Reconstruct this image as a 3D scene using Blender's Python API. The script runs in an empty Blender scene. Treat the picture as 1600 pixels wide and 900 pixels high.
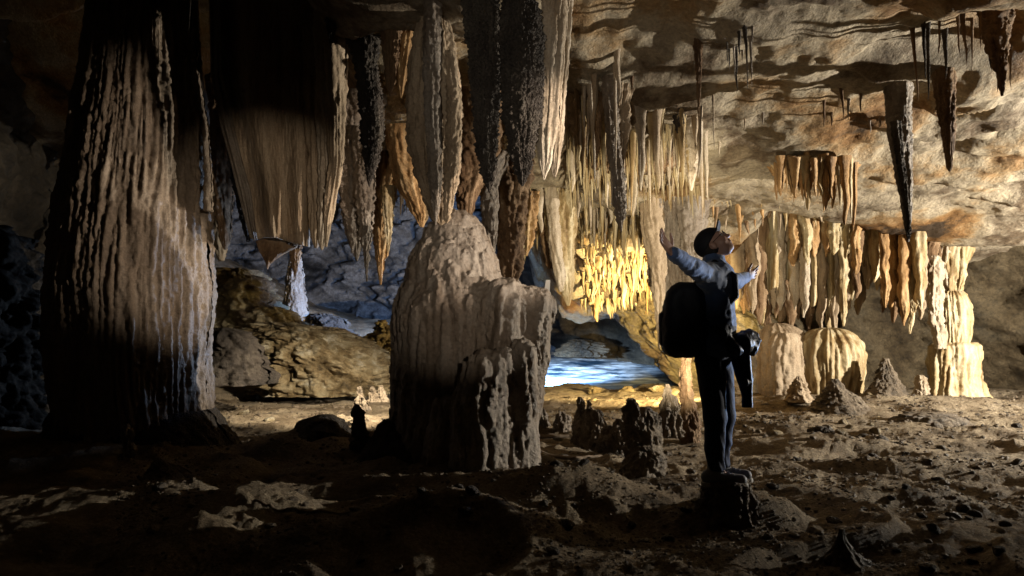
import bpy, math, random
import numpy as np
from mathutils import Vector, Matrix

SC = bpy.context.scene
COL = SC.collection
PI = math.pi

# ------------------------------------------------------------ camera
CAM_H = 1.25
LENS = 24.0
FPX = 1600 * LENS / 36.0
PITCH = math.atan(80 / FPX)
cd = bpy.data.cameras.new('camera'); cam = bpy.data.objects.new('camera', cd); COL.objects.link(cam)
cd.lens = LENS; cd.sensor_width = 36; cd.clip_end = 300; cd.clip_start = 0.05
cam.location = (0, 0, CAM_H); cam.rotation_euler = (PI / 2 + PITCH, 0, 0)
SC.camera = cam
cp, sp = math.cos(PITCH), math.sin(PITCH)

def W(px, py, D):
    """world point seen at photo pixel (px,py) at distance Y = D"""
    cx = (np.asarray(px, float) - 800) / FPX; cy = (450 - np.asarray(py, float)) / FPX
    y = cp - cy * sp; z = sp + cy * cp; t = D / y
    return cx * t, D + 0 * t, CAM_H + z * t

def PX(x, y, z):
    d = y * cp + (z - CAM_H) * sp; u = -y * sp + (z - CAM_H) * cp
    return 800 + FPX * x / d, 450 - FPX * u / d

# ------------------------------------------------------------ world, view, lamps
wd = bpy.data.worlds.new('World'); SC.world = wd; wd.use_nodes = True
bg = wd.node_tree.nodes['Background']; bg.inputs[0].default_value = (0.35, 0.5, 1, 1); bg.inputs[1].default_value = 0.0006
SC.view_settings.view_transform = 'Standard'; SC.view_settings.look = 'None'
SC.view_settings.exposure = 0; SC.view_settings.gamma = 1
try:
    SC.cycles.use_denoising = True; SC.cycles.max_bounces = 4; SC.cycles.diffuse_bounces = 2; SC.cycles.glossy_bounces = 2
    SC.cycles.sample_clamp_indirect = 3; SC.cycles.caustics_reflective = False; SC.cycles.caustics_refractive = False
except Exception: pass

def spot(name, loc, aim, power, col, angle=120, blend=0.4, size=0.05):
    l = bpy.data.lights.new(name, 'SPOT'); l.energy = power; l.color = col
    l.spot_size = math.radians(angle); l.spot_blend = blend; l.shadow_soft_size = size
    o = bpy.data.objects.new(name, l); COL.objects.link(o); o.location = loc
    d = Vector(aim) - Vector(loc); o.rotation_euler = d.to_track_quat('-Z', 'Y').to_euler()
    return o
# lamp standing to the right of the frame, behind the person
spot('lamp_right', (12.2, 7.8, 1.75), (6.0, 13.0, 1.7), 8200, (1.0, 0.92, 0.78), 136, 0.6, 0.06)
# torch at the right of the person, thrown past him on the big stalagmite and the ribbed column
spot('lamp_left_beam', (5.0, 4.0, 2.5), (-3.2, 8.15, 2.8), 2300, (1.0, 0.84, 0.68), 24.5, 0.5, 0.05)
# cool torch on the person from the right
spot('lamp_person', (4.95, 6.6, 0.9), (1.5, 4.7, 1.35), 560, (0.38, 0.60, 1.0), 30, 0.5, 0.03)
# unseen fill spots added beside the camera: curtain, dome, ceiling
spot('fill_curtain', (1.1, 0.1, 1.8), (-2.9, 8, 2.7), 640, (1.0, 0.84, 0.66), 17, 0.7, 0.03)
spot('fill_dome', (1.0, 0.2, 1.7), (-0.5, 6.7, 1.75), 430, (1.0, 0.86, 0.70), 17.5, 0.8, 0.03)
spot('fill_wide', (-0.6, -0.4, 1.7), (1.0, 9, 4.0), 300, (1.0, 0.90, 0.76), 42, 0.9, 0.03)
# warm lamp hidden behind the person: fringe, curtains, domes
spot('lamp_fringe', (1.92, 6.35, 0.95), (2.2, 13.5, 3.1), 1700, (1.0, 0.87, 0.62), 66, 0.6, 0.05)
# golden lamp at the foot of the pillar on the rock wall beside the stream
spot('lamp_gold', (3.76, 12.9, 0.5), (2.7, 16, 1.7), 4600, (1.0, 0.76, 0.34), 110, 0.6, 0.06)
# cold lamps in the far chamber behind the big stalagmite
spot('lamp_river', (0.62, 19.6, 0.8), (1.5, 21.3, 0.0), 7000, (0.45, 0.68, 1.0), 66, 0.7, 0.05)
spot('lamp_chamber', (-1.7, 17.0, 2.4), (-6.0, 24, 2.2), 3400, (0.26, 0.48, 1.0), 120, 0.7, 0.05)
spot('rim_fill', (-0.9, 9.3, 1.8), (-4.4, 8.1, 2.2), 460, (0.40, 0.60, 1.0), 70, 0.7, 0.03)  # cool spot added close behind the stalagmite for the column's blue edge
spot('lamp_floor', (-0.95, 8.9, 2.1), (-3.1, 11.6, 0.0), 2200, (1.0, 0.86, 0.64), 62, 0.7, 0.05)  # unseen warm spot close behind the stalagmite, lights the left floor

# ------------------------------------------------------------ noise
_rs = np.random.RandomState(7)
_perm = _rs.permutation(256).astype(np.int64); _perm = np.concatenate([_perm, _perm, _perm])
_g = _rs.normal(size=(256, 3)); _g /= np.linalg.norm(_g, axis=1)[:, None]; _g = _g.astype(np.float32)

def perlin(x, y, z, seed=0):
    x = np.asarray(x, np.float32) + seed * 17.31; y = np.asarray(y, np.float32) + seed * 5.77; z = np.asarray(z, np.float32) + seed * 9.13
    x, y, z = np.broadcast_arrays(x, y, z)
    xi = np.floor(x); yi = np.floor(y); zi = np.floor(z)
    xf = x - xi; yf = y - yi; zf = z - zi
    X = xi.astype(np.int64) & 255; Y = yi.astype(np.int64) & 255; Z = zi.astype(np.int64) & 255
    f = lambda t: t * t * t * (t * (t * 6 - 15) + 10)
    u, v, w = f(xf), f(yf), f(zf)
    A0 = _perm[X]; A1 = _perm[X + 1]
    def c(A, dy, dz, ddx):
        g = _g[_perm[_perm[A + Y + dy] + Z + dz]]
        return g[..., 0] * (xf - ddx) + g[..., 1] * (yf - dy) + g[..., 2] * (zf - dz)
    n00 = c(A0, 0, 0, 0); n10 = c(A1, 0, 0, 1); n01 = c(A0, 1, 0, 0); n11 = c(A1, 1, 0, 1)
    m00 = c(A0, 0, 1, 0); m10 = c(A1, 0, 1, 1); m01 = c(A0, 1, 1, 0); m11 = c(A1, 1, 1, 1)
    a = n00 + u * (n10 - n00); b = n01 + u * (n11 - n01); p = a + v * (b - a)
    a = m00 + u * (m10 - m00); b = m01 + u * (m11 - m01); q = a + v * (b - a)
    return (p + w * (q - p)) * 1.6

def fbm(x, y, z, oct=4, seed=0, gain=0.5, billow=False):
    s = 0; a = 1.0; t = 0; k = 1.0
    for i in range(oct):
        n = perlin(x * k, y * k, z * k, seed + i * 3)
        s = s + a * (np.abs(n) * 2 - 0.6 if billow else n); t += a; a *= gain; k *= 2.03
    return s / t

# ------------------------------------------------------------ mesh helpers
def make_mesh(name, V, F, smooth=True):
    me = bpy.data.meshes.new(name)
    V = np.ascontiguousarray(V, np.float32); F = np.ascontiguousarray(F, np.int32)
    n, k = F.shape
    me.vertices.add(len(V)); me.vertices.foreach_set('co', V.ravel())
    me.loops.add(n * k); me.loops.foreach_set('vertex_index', F.ravel())
    me.polygons.add(n); me.polygons.foreach_set('loop_start', np.arange(0, n * k, k, dtype=np.int32))
    try: me.polygons.foreach_set('loop_total', np.full(n, k, np.int32))
    except Exception: pass
    me.update(calc_edges=True); me.validate()
    me.polygons.foreach_set('use_smooth', np.full(len(me.polygons), smooth)); me.update()
    return me

def mk(name, V, F, mat, parent=None, smooth=True, origin=None):
    V = np.asarray(V, float)
    if origin is not None: V = V - np.asarray(origin, float)
    me = make_mesh(name, V, F, smooth)
    me.materials.append(mat)
    o = bpy.data.objects.new(name, me); COL.objects.link(o)
    if origin is not None: o.location = origin
    if parent is not None:
        o.parent = parent
        if origin is not None: o.location = Vector(origin) - parent.location
        else: o.location = -parent.location
    return o

def empty(name, loc):
    o = bpy.data.objects.new(name, None); COL.objects.link(o); o.location = loc; o.empty_display_size = 0.1
    return o

def tag(o, label, cat, group=None, kind='thing'):
    if label: o['label'] = label
    if cat: o['category'] = cat
    if group: o['group'] = group
    if kind: o['kind'] = kind
    return o

def grid_faces(nu, nv, wrap=False, flip=False):
    i = np.arange(nu - (0 if wrap else 1))[:, None]; j = np.arange(nv - 1)[None, :]
    i2 = (i + 1) % nu
    a = i * nv + j; b = i2 * nv + j; c = i2 * nv + j + 1; d = i * nv + j + 1
    F = np.stack([a, b, c, d], -1).reshape(-1, 4)
    return F[:, ::-1] if flip else F

def sm(a, b, x):
    t = np.clip((x - a) / (b - a), 0, 1); return t * t * (3 - 2 * t)

# ------------------------------------------------------------ materials
def nodes(name):
    m = bpy.data.materials.new(name); m.use_nodes = True
    return m, m.node_tree, m.node_tree.nodes['Principled BSDF']

def rock(name, cols, scale=1.2, bump=0.5, fine=40, rough=0.8, spec=0.3, streak=0.0, crust=0.0, wet=0.0, grain=0.35):
    m, t, b = nodes(name); N = t.nodes.new; L = t.links.new
    geo = N('ShaderNodeNewGeometry')
    n1 = N('ShaderNodeTexNoise'); n1.inputs['Scale'].default_value = scale; n1.inputs['Detail'].default_value = 9; n1.inputs['Roughness'].default_value = 0.62
    L(geo.outputs['Position'], n1.inputs['Vector'])
    if streak > 0:
        mp = N('ShaderNodeMapping'); mp.inputs['Scale'].default_value = (1, 1, 0.12); L(geo.outputs['Position'], mp.inputs['Vector'])
        ns = N('ShaderNodeTexNoise'); ns.inputs['Scale'].default_value = scale * 7; ns.inputs['Detail'].default_value = 6; L(mp.outputs[0], ns.inputs['Vector'])
        mx = N('ShaderNodeMix'); mx.data_type = 'FLOAT'; mx.inputs[0].default_value = streak
        L(n1.outputs['Fac'], mx.inputs[2]); L(ns.outputs['Fac'], mx.inputs[3]); fac = mx.outputs[0]
    else: fac = n1.outputs['Fac']
    r = N('ShaderNodeValToRGB'); L(fac, r.inputs['Fac'])
    k = len(cols); el = r.color_ramp.elements
    while len(el) < k: el.new(0.5)
    for i, c in enumerate(cols):
        el[i].position = 0.33 + 0.34 * i / (k - 1); el[i].color = (*c, 1)
    n2 = N('ShaderNodeTexNoise'); n2.inputs['Scale'].default_value = fine; n2.inputs['Detail'].default_value = 8; n2.inputs['Roughness'].default_value = 0.7
    L(geo.outputs['Position'], n2.inputs['Vector'])
    mr = N('ShaderNodeMapRange'); mr.inputs[1].default_value = 0.3; mr.inputs[2].default_value = 0.7
    mr.inputs[3].default_value = 1 - grain; mr.inputs[4].default_value = 1 + grain * 0.5; L(n2.outputs['Fac'], mr.inputs[0])
    mu = N('ShaderNodeMix'); mu.data_type = 'RGBA'; mu.blend_type = 'MULTIPLY'; mu.inputs[0].default_value = 1
    L(r.outputs[0], mu.inputs[6]); L(mr.outputs[0], mu.inputs[7]); L(mu.outputs[2], b.inputs['Base Color'])
    b.inputs['Roughness'].default_value = rough; b.inputs['Specular IOR Level'].default_value = spec
    if wet > 0:
        mw = N('ShaderNodeMapRange'); mw.inputs[1].default_value = 0.4; mw.inputs[2].default_value = 0.6
        mw.inputs[3].default_value = rough - wet; mw.inputs[4].default_value = rough; L(n1.outputs['Fac'], mw.inputs[0]); L(mw.outputs[0], b.inputs['Roughness'])
    n3 = N('ShaderNodeTexNoise'); n3.inputs['Scale'].default_value = scale * 6; n3.inputs['Detail'].default_value = 10; n3.inputs['Roughness'].default_value = 0.68
    L(geo.outputs['Position'], n3.inputs['Vector'])
    bp = N('ShaderNodeBump'); bp.inputs['Strength'].default_value = bump; bp.inputs['Distance'].default_value = 0.12; L(n3.outputs['Fac'], bp.inputs['Height'])
    b2 = N('ShaderNodeBump'); b2.inputs['Strength'].default_value = bump * 0.9; b2.inputs['Distance'].default_value = 0.02
    L(n2.outputs['Fac'], b2.inputs['Height']); L(bp.outputs[0], b2.inputs['Normal']); last = b2
    if crust > 0:
        v = N('ShaderNodeTexVoronoi'); v.inputs['Scale'].default_value = 55; L(geo.outputs['Position'], v.inputs['Vector'])
        b3 = N('ShaderNodeBump'); b3.inputs['Strength'].default_value = crust; b3.inputs['Distance'].default_value = 0.02; b3.invert = True
        L(v.outputs['Distance'], b3.inputs['Height']); L(last.outputs[0], b3.inputs['Normal']); last = b3
    L(last.outputs[0], b.inputs['Normal'])
    return m

M = {}
M['ceiling'] = rock('ceiling_limestone', [(.04, .024, .012), (.22, .115, .04), (.30, .20, .10), (.36, .30, .21), (.30, .25, .18), (.11, .075, .045), (.27, .21, .14)], 0.5, 0.85, 20, 0.85, wet=0.15, grain=.45)
M['ground'] = rock('cave_mud', [(.11, .08, .05), (.25, .19, .125), (.40, .32, .22), (.28, .23, .17)], 1.3, 1.0, 38, 0.85, 0.2, wet=0.12, grain=.5)
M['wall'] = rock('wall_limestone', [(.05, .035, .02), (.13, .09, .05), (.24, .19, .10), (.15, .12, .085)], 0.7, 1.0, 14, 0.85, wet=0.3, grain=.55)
M['shadewall'] = rock('shaded_rock', [(.012, .009, .006), (.035, .026, .016), (.06, .046, .03), (.03, .024, .018)], 0.7, 1.0, 14, 0.85, grain=.55)  # rock darkened against lamp spill, shade put into the colour
M['dimwall'] = rock('shaded_back_wall', [(.025, .017, .009), (.065, .045, .022), (.11, .082, .046), (.06, .048, .03)], 0.9, 1.0, 14, 0.85, grain=.55)  # wall rock darkened for the dim right end, shade put into its colour
M['farwall'] = rock('far_wall_rock', [(.03, .03, .03), (.14, .13, .12), (.26, .25, .24), (.10, .10, .10)], 0.5, 1.0, 9, 0.8, wet=0.3, grain=.6)
M['column'] = rock('wet_flowstone', [(.11, .08, .055), (.24, .18, .125), (.32, .26, .20)], 1.3, 0.5, 45, 0.7, 0.35, streak=0.5, wet=0.25, grain=0.4)
M['grey'] = rock('grey_flowstone', [(.08, .055, .036), (.19, .145, .105), (.27, .225, .18), (.17, .135, .105)], 1.6, 0.6, 34, 0.65, 0.45, streak=0.35, wet=0.25)
M['dark'] = rock('dark_crusted_rock', [(.02, .017, .015), (.065, .052, .042), (.13, .11, .085)], 1.6, 0.7, 60, 0.8, crust=0.8, streak=0.3)
M['pale'] = rock('pale_calcite', [(.26, .19, .12), (.42, .34, .25), (.55, .48, .38)], 1.5, 0.35, 45, 0.6, streak=0.6)
M['cream'] = rock('cream_calcite', [(.16, .095, .04), (.34, .24, .115), (.48, .39, .24), (.54, .47, .33)], 1.1, 0.3, 30, 0.55, streak=0.75, grain=0.2)
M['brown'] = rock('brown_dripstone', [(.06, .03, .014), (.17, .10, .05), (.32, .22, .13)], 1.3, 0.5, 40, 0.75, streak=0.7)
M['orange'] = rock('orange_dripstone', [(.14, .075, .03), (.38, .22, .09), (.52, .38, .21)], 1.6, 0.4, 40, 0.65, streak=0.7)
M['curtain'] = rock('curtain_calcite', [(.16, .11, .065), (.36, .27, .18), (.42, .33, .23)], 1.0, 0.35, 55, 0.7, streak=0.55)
M['stone'] = rock('loose_stone', [(.06, .05, .04), (.19, .145, .10), (.33, .27, .20)], 3.0, 0.8, 60, 0.7, wet=0.3)
M['boulder'] = rock('boulder_stone', [(.07, .05, .025), (.21, .15, .075), (.31, .25, .15), (.44, .40, .32)], 2.2, 1.0, 26, 0.7, wet=0.2)

def plain(name, col, rough=0.7, spec=0.4, bump=0.0, bscale=300, sheen=0, metal=0):
    m, t, b = nodes(name); N = t.nodes.new; L = t.links.new
    tc = N('ShaderNodeTexCoord'); n = N('ShaderNodeTexNoise'); n.inputs['Scale'].default_value = 9; n.inputs['Detail'].default_value = 5
    L(tc.outputs['Object'], n.inputs['Vector'])
    mx = N('ShaderNodeMix'); mx.data_type = 'RGBA'; L(n.outputs['Fac'], mx.inputs[0])
    mx.inputs[6].default_value = (*[c * 0.75 for c in col], 1); mx.inputs[7].default_value = (*[min(1, c * 1.25) for c in col], 1)
    L(mx.outputs[2], b.inputs['Base Color'])
    b.inputs['Roughness'].default_value = rough; b.inputs['Specular IOR Level'].default_value = spec; b.inputs['Metallic'].default_value = metal
    if sheen: b.inputs['Sheen Weight'].default_value = sheen
    if bump:
        n2 = N('ShaderNodeTexNoise'); n2.inputs['Scale'].default_value = bscale; n2.inputs['Detail'].default_value = 3
        L(tc.outputs['Object'], n2.inputs['Vector'])
        bp = N('ShaderNodeBump'); bp.inputs['Strength'].default_value = bump; bp.inputs['Distance'].default_value = 0.01
        L(n2.outputs['Fac'], bp.inputs['Height']); L(bp.outputs[0], b.inputs['Normal'])
    return m
M['skin'] = plain('skin', (.42, .25, .19), 0.5, 0.4, 0.1, 120)
M['jacket'] = plain('grey_blue_jacket', (.065, .11, .23), 0.7, 0.3, 0.25, 90, 0.3)
M['trousers'] = plain('navy_trousers', (.012, .018, .045), 0.75, 0.25, 0.25, 70)
M['nylon'] = plain('dark_nylon', (.010, .017, .042), 0.52, 0.4, 0.3, 40)
M['pack'] = plain('backpack_fabric', (.006, .009, .018), 0.6, 0.35, 0.3, 200)
M['cap'] = plain('black_cap_fabric', (.008, .009, .013), 0.7, 0.3, 0.2, 200)
M['hair'] = plain('black_hair', (.01, .008, .007), 0.5, 0.4, 0.5, 250)
M['shoe'] = plain('shoe_fabric', (.2, .21, .24), 0.6, 0.4, 0.2, 150)
M['sole'] = plain('pale_shoe_sole', (.45, .44, .42), 0.6)
M['lace'] = plain('grey_lace', (.35, .36, .38), 0.7)
M['lens'] = plain('spectacle_frame', (.02, .02, .022), 0.2, 0.6)
M['eye'] = plain('eye', (.5, .48, .45), 0.2, 0.6)
M['stick'] = plain('dead_wood', (.16, .12, .085), 0.8, 0.2, 0.5, 40)
M['sign'] = plain('pale_plate', (.42, .40, .36), 0.6)

# ------------------------------------------------------------ ceiling, ground heights
def lip_z(x):
    _, _, z = 0, 0, 0
    return 3.97 - 0.045 * np.clip(x, 0, 4.5) - 0.12 * np.clip(x - 4.4, 0, 5)
def lip_y(x):
    return 12.0 + 0.35 * np.clip(x - 3, 0, 6) + 0.5 * perlin(x * 0.5, x * 0 + 3.3, x * 0)

def ceil_z(x, Y):
    x = np.asarray(x, float); Y = np.asarray(Y, float)
    ly = lip_y(x); lz = lip_z(x)
    front = np.interp(Y, [0, 3.5, 6, 9, 12, 40], [4.2, 4.75, 4.65, 4.45, 4.05, 4.0]) - 0.06 * np.clip(x - 3, 0, 8) * sm(3, 12, Y)
    # wavy bedding ledges
    wv = 0.9 * perlin(x * 0.42 + 0.3, Y * 0.55, 0 * x + 1.7) + 0.35 * perlin(x * 1.3, Y * 1.5, 0 * x + 4.7)
    f = Y * 0.62 + 0.16 * x + 1.25 * wv
    fr = f - np.floor(f)
    ledge = 0.17 * (np.where(fr < 0.8, fr / 0.8, (1 - fr) / 0.2)) - 0.08
    amp = 0.55 + 0.8 * np.clip(perlin(x * 0.3, Y * 0.3, 0 * x + 9), -0.5, 1)
    h = front - ledge * amp * 1.5 + 0.34 * fbm(x * 0.45, Y * 0.6, 0 * x + 2, 3) + 0.06 * fbm(x * 2.2, Y * 2.6, 0 * x + 5, 4, gain=0.62)
    cr = fbm(x * 1.1 + 3, Y * 1.8, 0 * x + 8, 3, billow=True); h = h + 0.09 * cr
    # recess top right, recess centre
    h = h + 0.5 * np.exp(-(((x - 5.3) / 1.1) ** 2 + ((Y - 7.3) / 0.5) ** 2)) + 0.35 * np.exp(-(((x - 1.3) / 0.8) ** 2 + ((Y - 6.9) / 0.7) ** 2))
    h = h - (0.10 * (1 - np.abs(perlin(x * 2.5, Y * 0.7, 0 * x + 7)))) * 0.5
    # lip
    w = sm(ly - 2.2, ly - 0.1, Y); h = h * (1 - w) + (lz + 0.05 * perlin(x * 2, Y * 3, 0 * x) + 0.04 * perlin(x * 6, Y * 6, 0 * x)) * w
    behind = np.where(x > 1.2, 0, 1) * 1.0
    side = sm(2.2, 0.2, x)
    back = lz + 0.55 + side * np.interp(Y, [13, 17, 24, 34], [0, 0.9, 3.0, 3.2]) + 0.35 * fbm(x * 0.5, Y * 0.5, 0 * x + 11, 5)
    back = back - (1 - side) * 0.6 * sm(14.0, 16.5, Y)
    yw = sm(0.1, 2.0, x + .7 * perlin(x * .8, Y * .8, 0 * x + 21) + .25 * perlin(x * 3, Y * 3, 0 * x + 22)) * sm(5.8, 4.6, x); slope = np.interp(Y, [12, 13.0, 15, 17.6, 22, 30], [3.75, 3.6, 2.95, 2.15, 1.9, 3.0]) + 0.4 * fbm(x * 1.1, Y * 1.1, 0 * x + 13, 4, gain=.6)
    back = back * (1 - yw) + slope * yw
    w2 = sm(ly, ly + 0.35, Y)
    r = h * (1 - w2) + back * w2
    return r + 4.6 * sm(-1.6, -4.6, x) * sm(17, 9, Y) * sm(1, 4, Y)

def gauss(x, Y, cx, cy, sx, sy): return np.exp(-(((x - cx) / sx) ** 2 + ((Y - cy) / sy) ** 2))

def ground_z(x, Y):
    x = np.asarray(x, float); Y = np.asarray(Y, float)
    far = sm(7, 12, Y)
    h = 0.16 * fbm(x * 0.5, Y * 0.7, 0 * x, 3, seed=2)
    # rimmed mud terraces
    f = 1.5 * perlin(x * 0.55, Y * 0.8, 0 * x + 3, 4) + Y * 0.35
    fr = f - np.floor(f); h = h + 0.10 * (1 - 0.5 * far) * np.where(fr < 0.82, fr / 0.82, (1 - fr) / 0.18) - 0.04
    h = h + 0.065 * fbm(x * 2.3, Y * 2.8, 0 * x, 5, seed=5, gain=0.66) * (1 + 0.6 * perlin(x * 0.4, Y * 0.4, 0 * x + 6))
    lump = np.clip(fbm(x * 5, Y * 6, 0 * x, 3, seed=9, gain=0.6), 0, 1) * np.clip(perlin(x * 0.9, Y * 1.1, 0 * x + 12) + 0.25, 0, 1)
    h = h + 0.15 * lump
    h = h + 0.30 * gauss(x, Y, 0.35, 5.15, 0.62, 0.42) + 0.16 * gauss(x, Y, -0.45, 4.4, 0.9, 0.3)
    h = h + 0.12 * gauss(x, Y, -2.25, 7.9, 0.62, 0.7) + 0.16 * gauss(x, Y, -4.3, 7.5, 1.5, .9) + 0.16 * gauss(x, Y, -0.5, 6.8, 1.1, 0.9)
    h = h + 0.12 * gauss(x, Y, 1.5, 4.6, 0.45, 0.35)
    h = h + 0.08 * gauss(x, Y, -0.45, 4.35, 0.5, 0.7) + 0.2 * gauss(x, Y, -1.9, 4.9, 0.4, 0.9)  # mud ridges added to cast shade over the lower left floor
    h = h + 0.22 * gauss(x, Y, 6.8, 13.2, 2.2, 1.2) + 0.12 * gauss(x, Y, 4.2, 10.2, 1.2, 0.8) + 0.1 * gauss(x, Y, 3.6, 8.0, 1.0, .35)
    h = h - 0.10 * gauss(x, Y, 2.2, 14, 2.5, 4)
    # rising left flank and the raised far floor of the left chamber
    h = h + np.interp(-x, [5.5, 8, 10, 14], [0, 0.7, 1.9, 3.5]) * sm(5, 9, Y)
    h = h + sm(17.0, 23, Y) * 1.9 * sm(0.2, -2.0, x)
    h = h + sm(20, 30, Y) * 0.6 * sm(-2, 0.4, x)
    # stream bed
    bed = sm(18.6, 20.2, Y + 1.1 * perlin(x * .9, 0 * x, 0 * x + 5)) * sm(0.3, 1.2, x + 0 * Y)
    h = h - 0.45 * bed
    return h

def fan(name, fn, y0, y1, nu, nv, mat, smin=-1.05, smax=1.05, kind='structure', up=True, pad=1.5):
    t = np.linspace(0, 1, nv); Ys = y0 * (y1 / y0) ** t
    s = np.linspace(smin, smax, nu)
    S, YY = np.meshgrid(s, Ys, indexing='ij')
    X = S * (YY * 0.86 + pad)
    Z = fn(X, YY)
    V = np.stack([X, YY, Z], -1).reshape(-1, 3)
    o = mk(name, V, grid_faces(nu, nv, flip=not up), mat)
    o['kind'] = kind
    return o

fan('cave_floor', ground_z, 1.4, 34, 570, 410, M['ground'])
fan('cave_ceiling', ceil_z, 3.0, 34, 520, 380, M['ceiling'], up=False)
# cave floor and roof go on behind the camera, coarser
for nm, fn, z0, up in (('cave_floor', ground_z, 0, True), ('cave_ceiling', ceil_z, 0, False)):
    X, Y = np.meshgrid(np.linspace(-11, 11, 60), np.linspace(-6, 1.6 if up else 3.2, 30), indexing='ij')
    Z = fn(X, Y) + (-0.02 if up else 0.02)
    o = mk(nm, np.stack([X, Y, Z], -1).reshape(-1, 3), grid_faces(60, 30, flip=not up), M['ground'] if up else M['ceiling']); o['kind'] = 'structure'

# ------------------------------------------------------------ walls
def wall(name, path, z0, z1, nu, nv, mat, amp=0.5, shear=0.0, seed=0, sc=0.5):
    P = np.array(path, float); d = np.r_[0, np.cumsum(np.linalg.norm(np.diff(P, axis=0), axis=1))]
    s = np.linspace(0, d[-1], nu)
    X0 = np.interp(s, d, P[:, 0]); Y0 = np.interp(s, d, P[:, 1])
    k = max(3, nu // 40); ker = np.hanning(k * 2 + 1); ker /= ker.sum()
    X0 = np.convolve(np.pad(X0, k, 'edge'), ker, 'valid'); Y0 = np.convolve(np.pad(Y0, k, 'edge'), ker, 'valid')
    tx = np.gradient(X0); ty = np.gradient(Y0); l = np.hypot(tx, ty) + 1e-9; nx, ny = ty / l, -tx / l
    z = np.linspace(z0, z1, nv)
    X = X0[:, None] + 0 * z; Y = Y0[:, None] + 0 * z; Z = z[None, :] + 0 * X
    dd = amp * fbm(X * sc, Y * sc, Z * sc * 1.3, 5, seed=seed, gain=0.55) + amp * 0.35 * fbm(X * sc * 2, Y * sc * 2, Z * sc * 3, 4, seed=seed + 4, billow=True)
    f = Z * 1.3 + 0.9 * perlin(X * 0.6, Y * 0.6, Z * 0.4, seed); fr = f - np.floor(f)
    dd = dd + 0.16 * amp * np.where(fr < .85, fr / .85, (1 - fr) / .15)
    X = X + nx[:, None] * dd + (shear * (Z - 0.3) if shear else 0); Y = Y + ny[:, None] * dd
    o = mk(name, np.stack([X, Y, Z], -1).reshape(-1, 3), grid_faces(nu, nv), mat)
    tag(o, None, None, kind='structure')
    return o
wall('cave_wall_left', [(-9, -6), (-7.8, 0), (-7.6, 6), (-9.2, 11), (-11, 16), (-12, 22), (-13, 31)], -0.6, 11, 150, 90, M['shadewall'], 0.9, seed=1)
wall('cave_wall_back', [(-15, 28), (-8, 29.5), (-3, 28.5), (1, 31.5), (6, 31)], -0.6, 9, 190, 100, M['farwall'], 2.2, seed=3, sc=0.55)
wall('cave_wall_bank', [(1.9, 33), (2.6, 27), (5.4, 23.5), (6.2, 20.5), (4.4, 18.2)], -0.6, 6.5, 130, 90, M['shadewall'], 1.2, shear=-0.45, seed=6)
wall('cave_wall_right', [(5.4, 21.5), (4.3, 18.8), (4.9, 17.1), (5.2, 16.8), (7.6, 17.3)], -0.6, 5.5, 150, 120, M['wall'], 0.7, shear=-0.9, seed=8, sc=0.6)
wall('cave_wall_right', [(6.9, 17.25), (8, 17.45), (11.3, 17.7), (14.5, 15), (14.5, 9), (12, 3), (10, -6)], -0.6, 5.5, 260, 120, M['dimwall'], 0.7, shear=-0.9, seed=8, sc=0.6)
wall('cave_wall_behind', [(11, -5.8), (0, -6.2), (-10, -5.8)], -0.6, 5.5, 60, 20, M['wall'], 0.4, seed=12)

# ------------------------------------------------------------ water
def water():
    X, Y = np.meshgrid(np.linspace(0.2, 8, 120), np.linspace(17.6, 33, 180), indexing='ij')
    run = sm(20, 26, Y) * 0.65
    Z = -0.13 + run + 0.05 * fbm(X * 1.2, Y * 2.4, 0 * X, 5, seed=3) * (0.25 + sm(20, 23, Y)) + 0.03 * fbm(X * 4, Y * 7, 0 * X, 3, seed=8) * sm(19.5, 22, Y)
    m, t, b = nodes('stream_water'); N = t.nodes.new; L = t.links.new
    geo = N('ShaderNodeNewGeometry'); mp = N('ShaderNodeMapping'); mp.inputs['Scale'].default_value = (0.7, 2.2, 1); L(geo.outputs['Position'], mp.inputs['Vector'])
    n = N('ShaderNodeTexNoise'); n.inputs['Scale'].default_value = 0.8; n.inputs['Detail'].default_value = 9; n.inputs['Roughness'].default_value = 0.65; L(mp.outputs[0], n.inputs['Vector'])
    r = N('ShaderNodeValToRGB'); L(n.outputs['Fac'], r.inputs['Fac']); r.color_ramp.elements[0].position = 0.42; r.color_ramp.elements[1].position = 0.62
    r.color_ramp.elements[0].color = (.02, .05, .09, 1); r.color_ramp.elements[1].color = (.75, .8, .85, 1)
    L(r.outputs[0], b.inputs['Base Color']); b.inputs['Roughness'].default_value = 0.3
    bp = N('ShaderNodeBump'); bp.inputs['Strength'].default_value = 0.5; bp.inputs['Distance'].default_value = 0.1; L(n.outputs['Fac'], bp.inputs['Height']); L(bp.outputs[0], b.inputs['Normal'])
    o = mk('stream_water', np.stack([X, Y, Z], -1).reshape(-1, 3), grid_faces(120, 180), m); o['kind'] = 'structure'
water()

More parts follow.
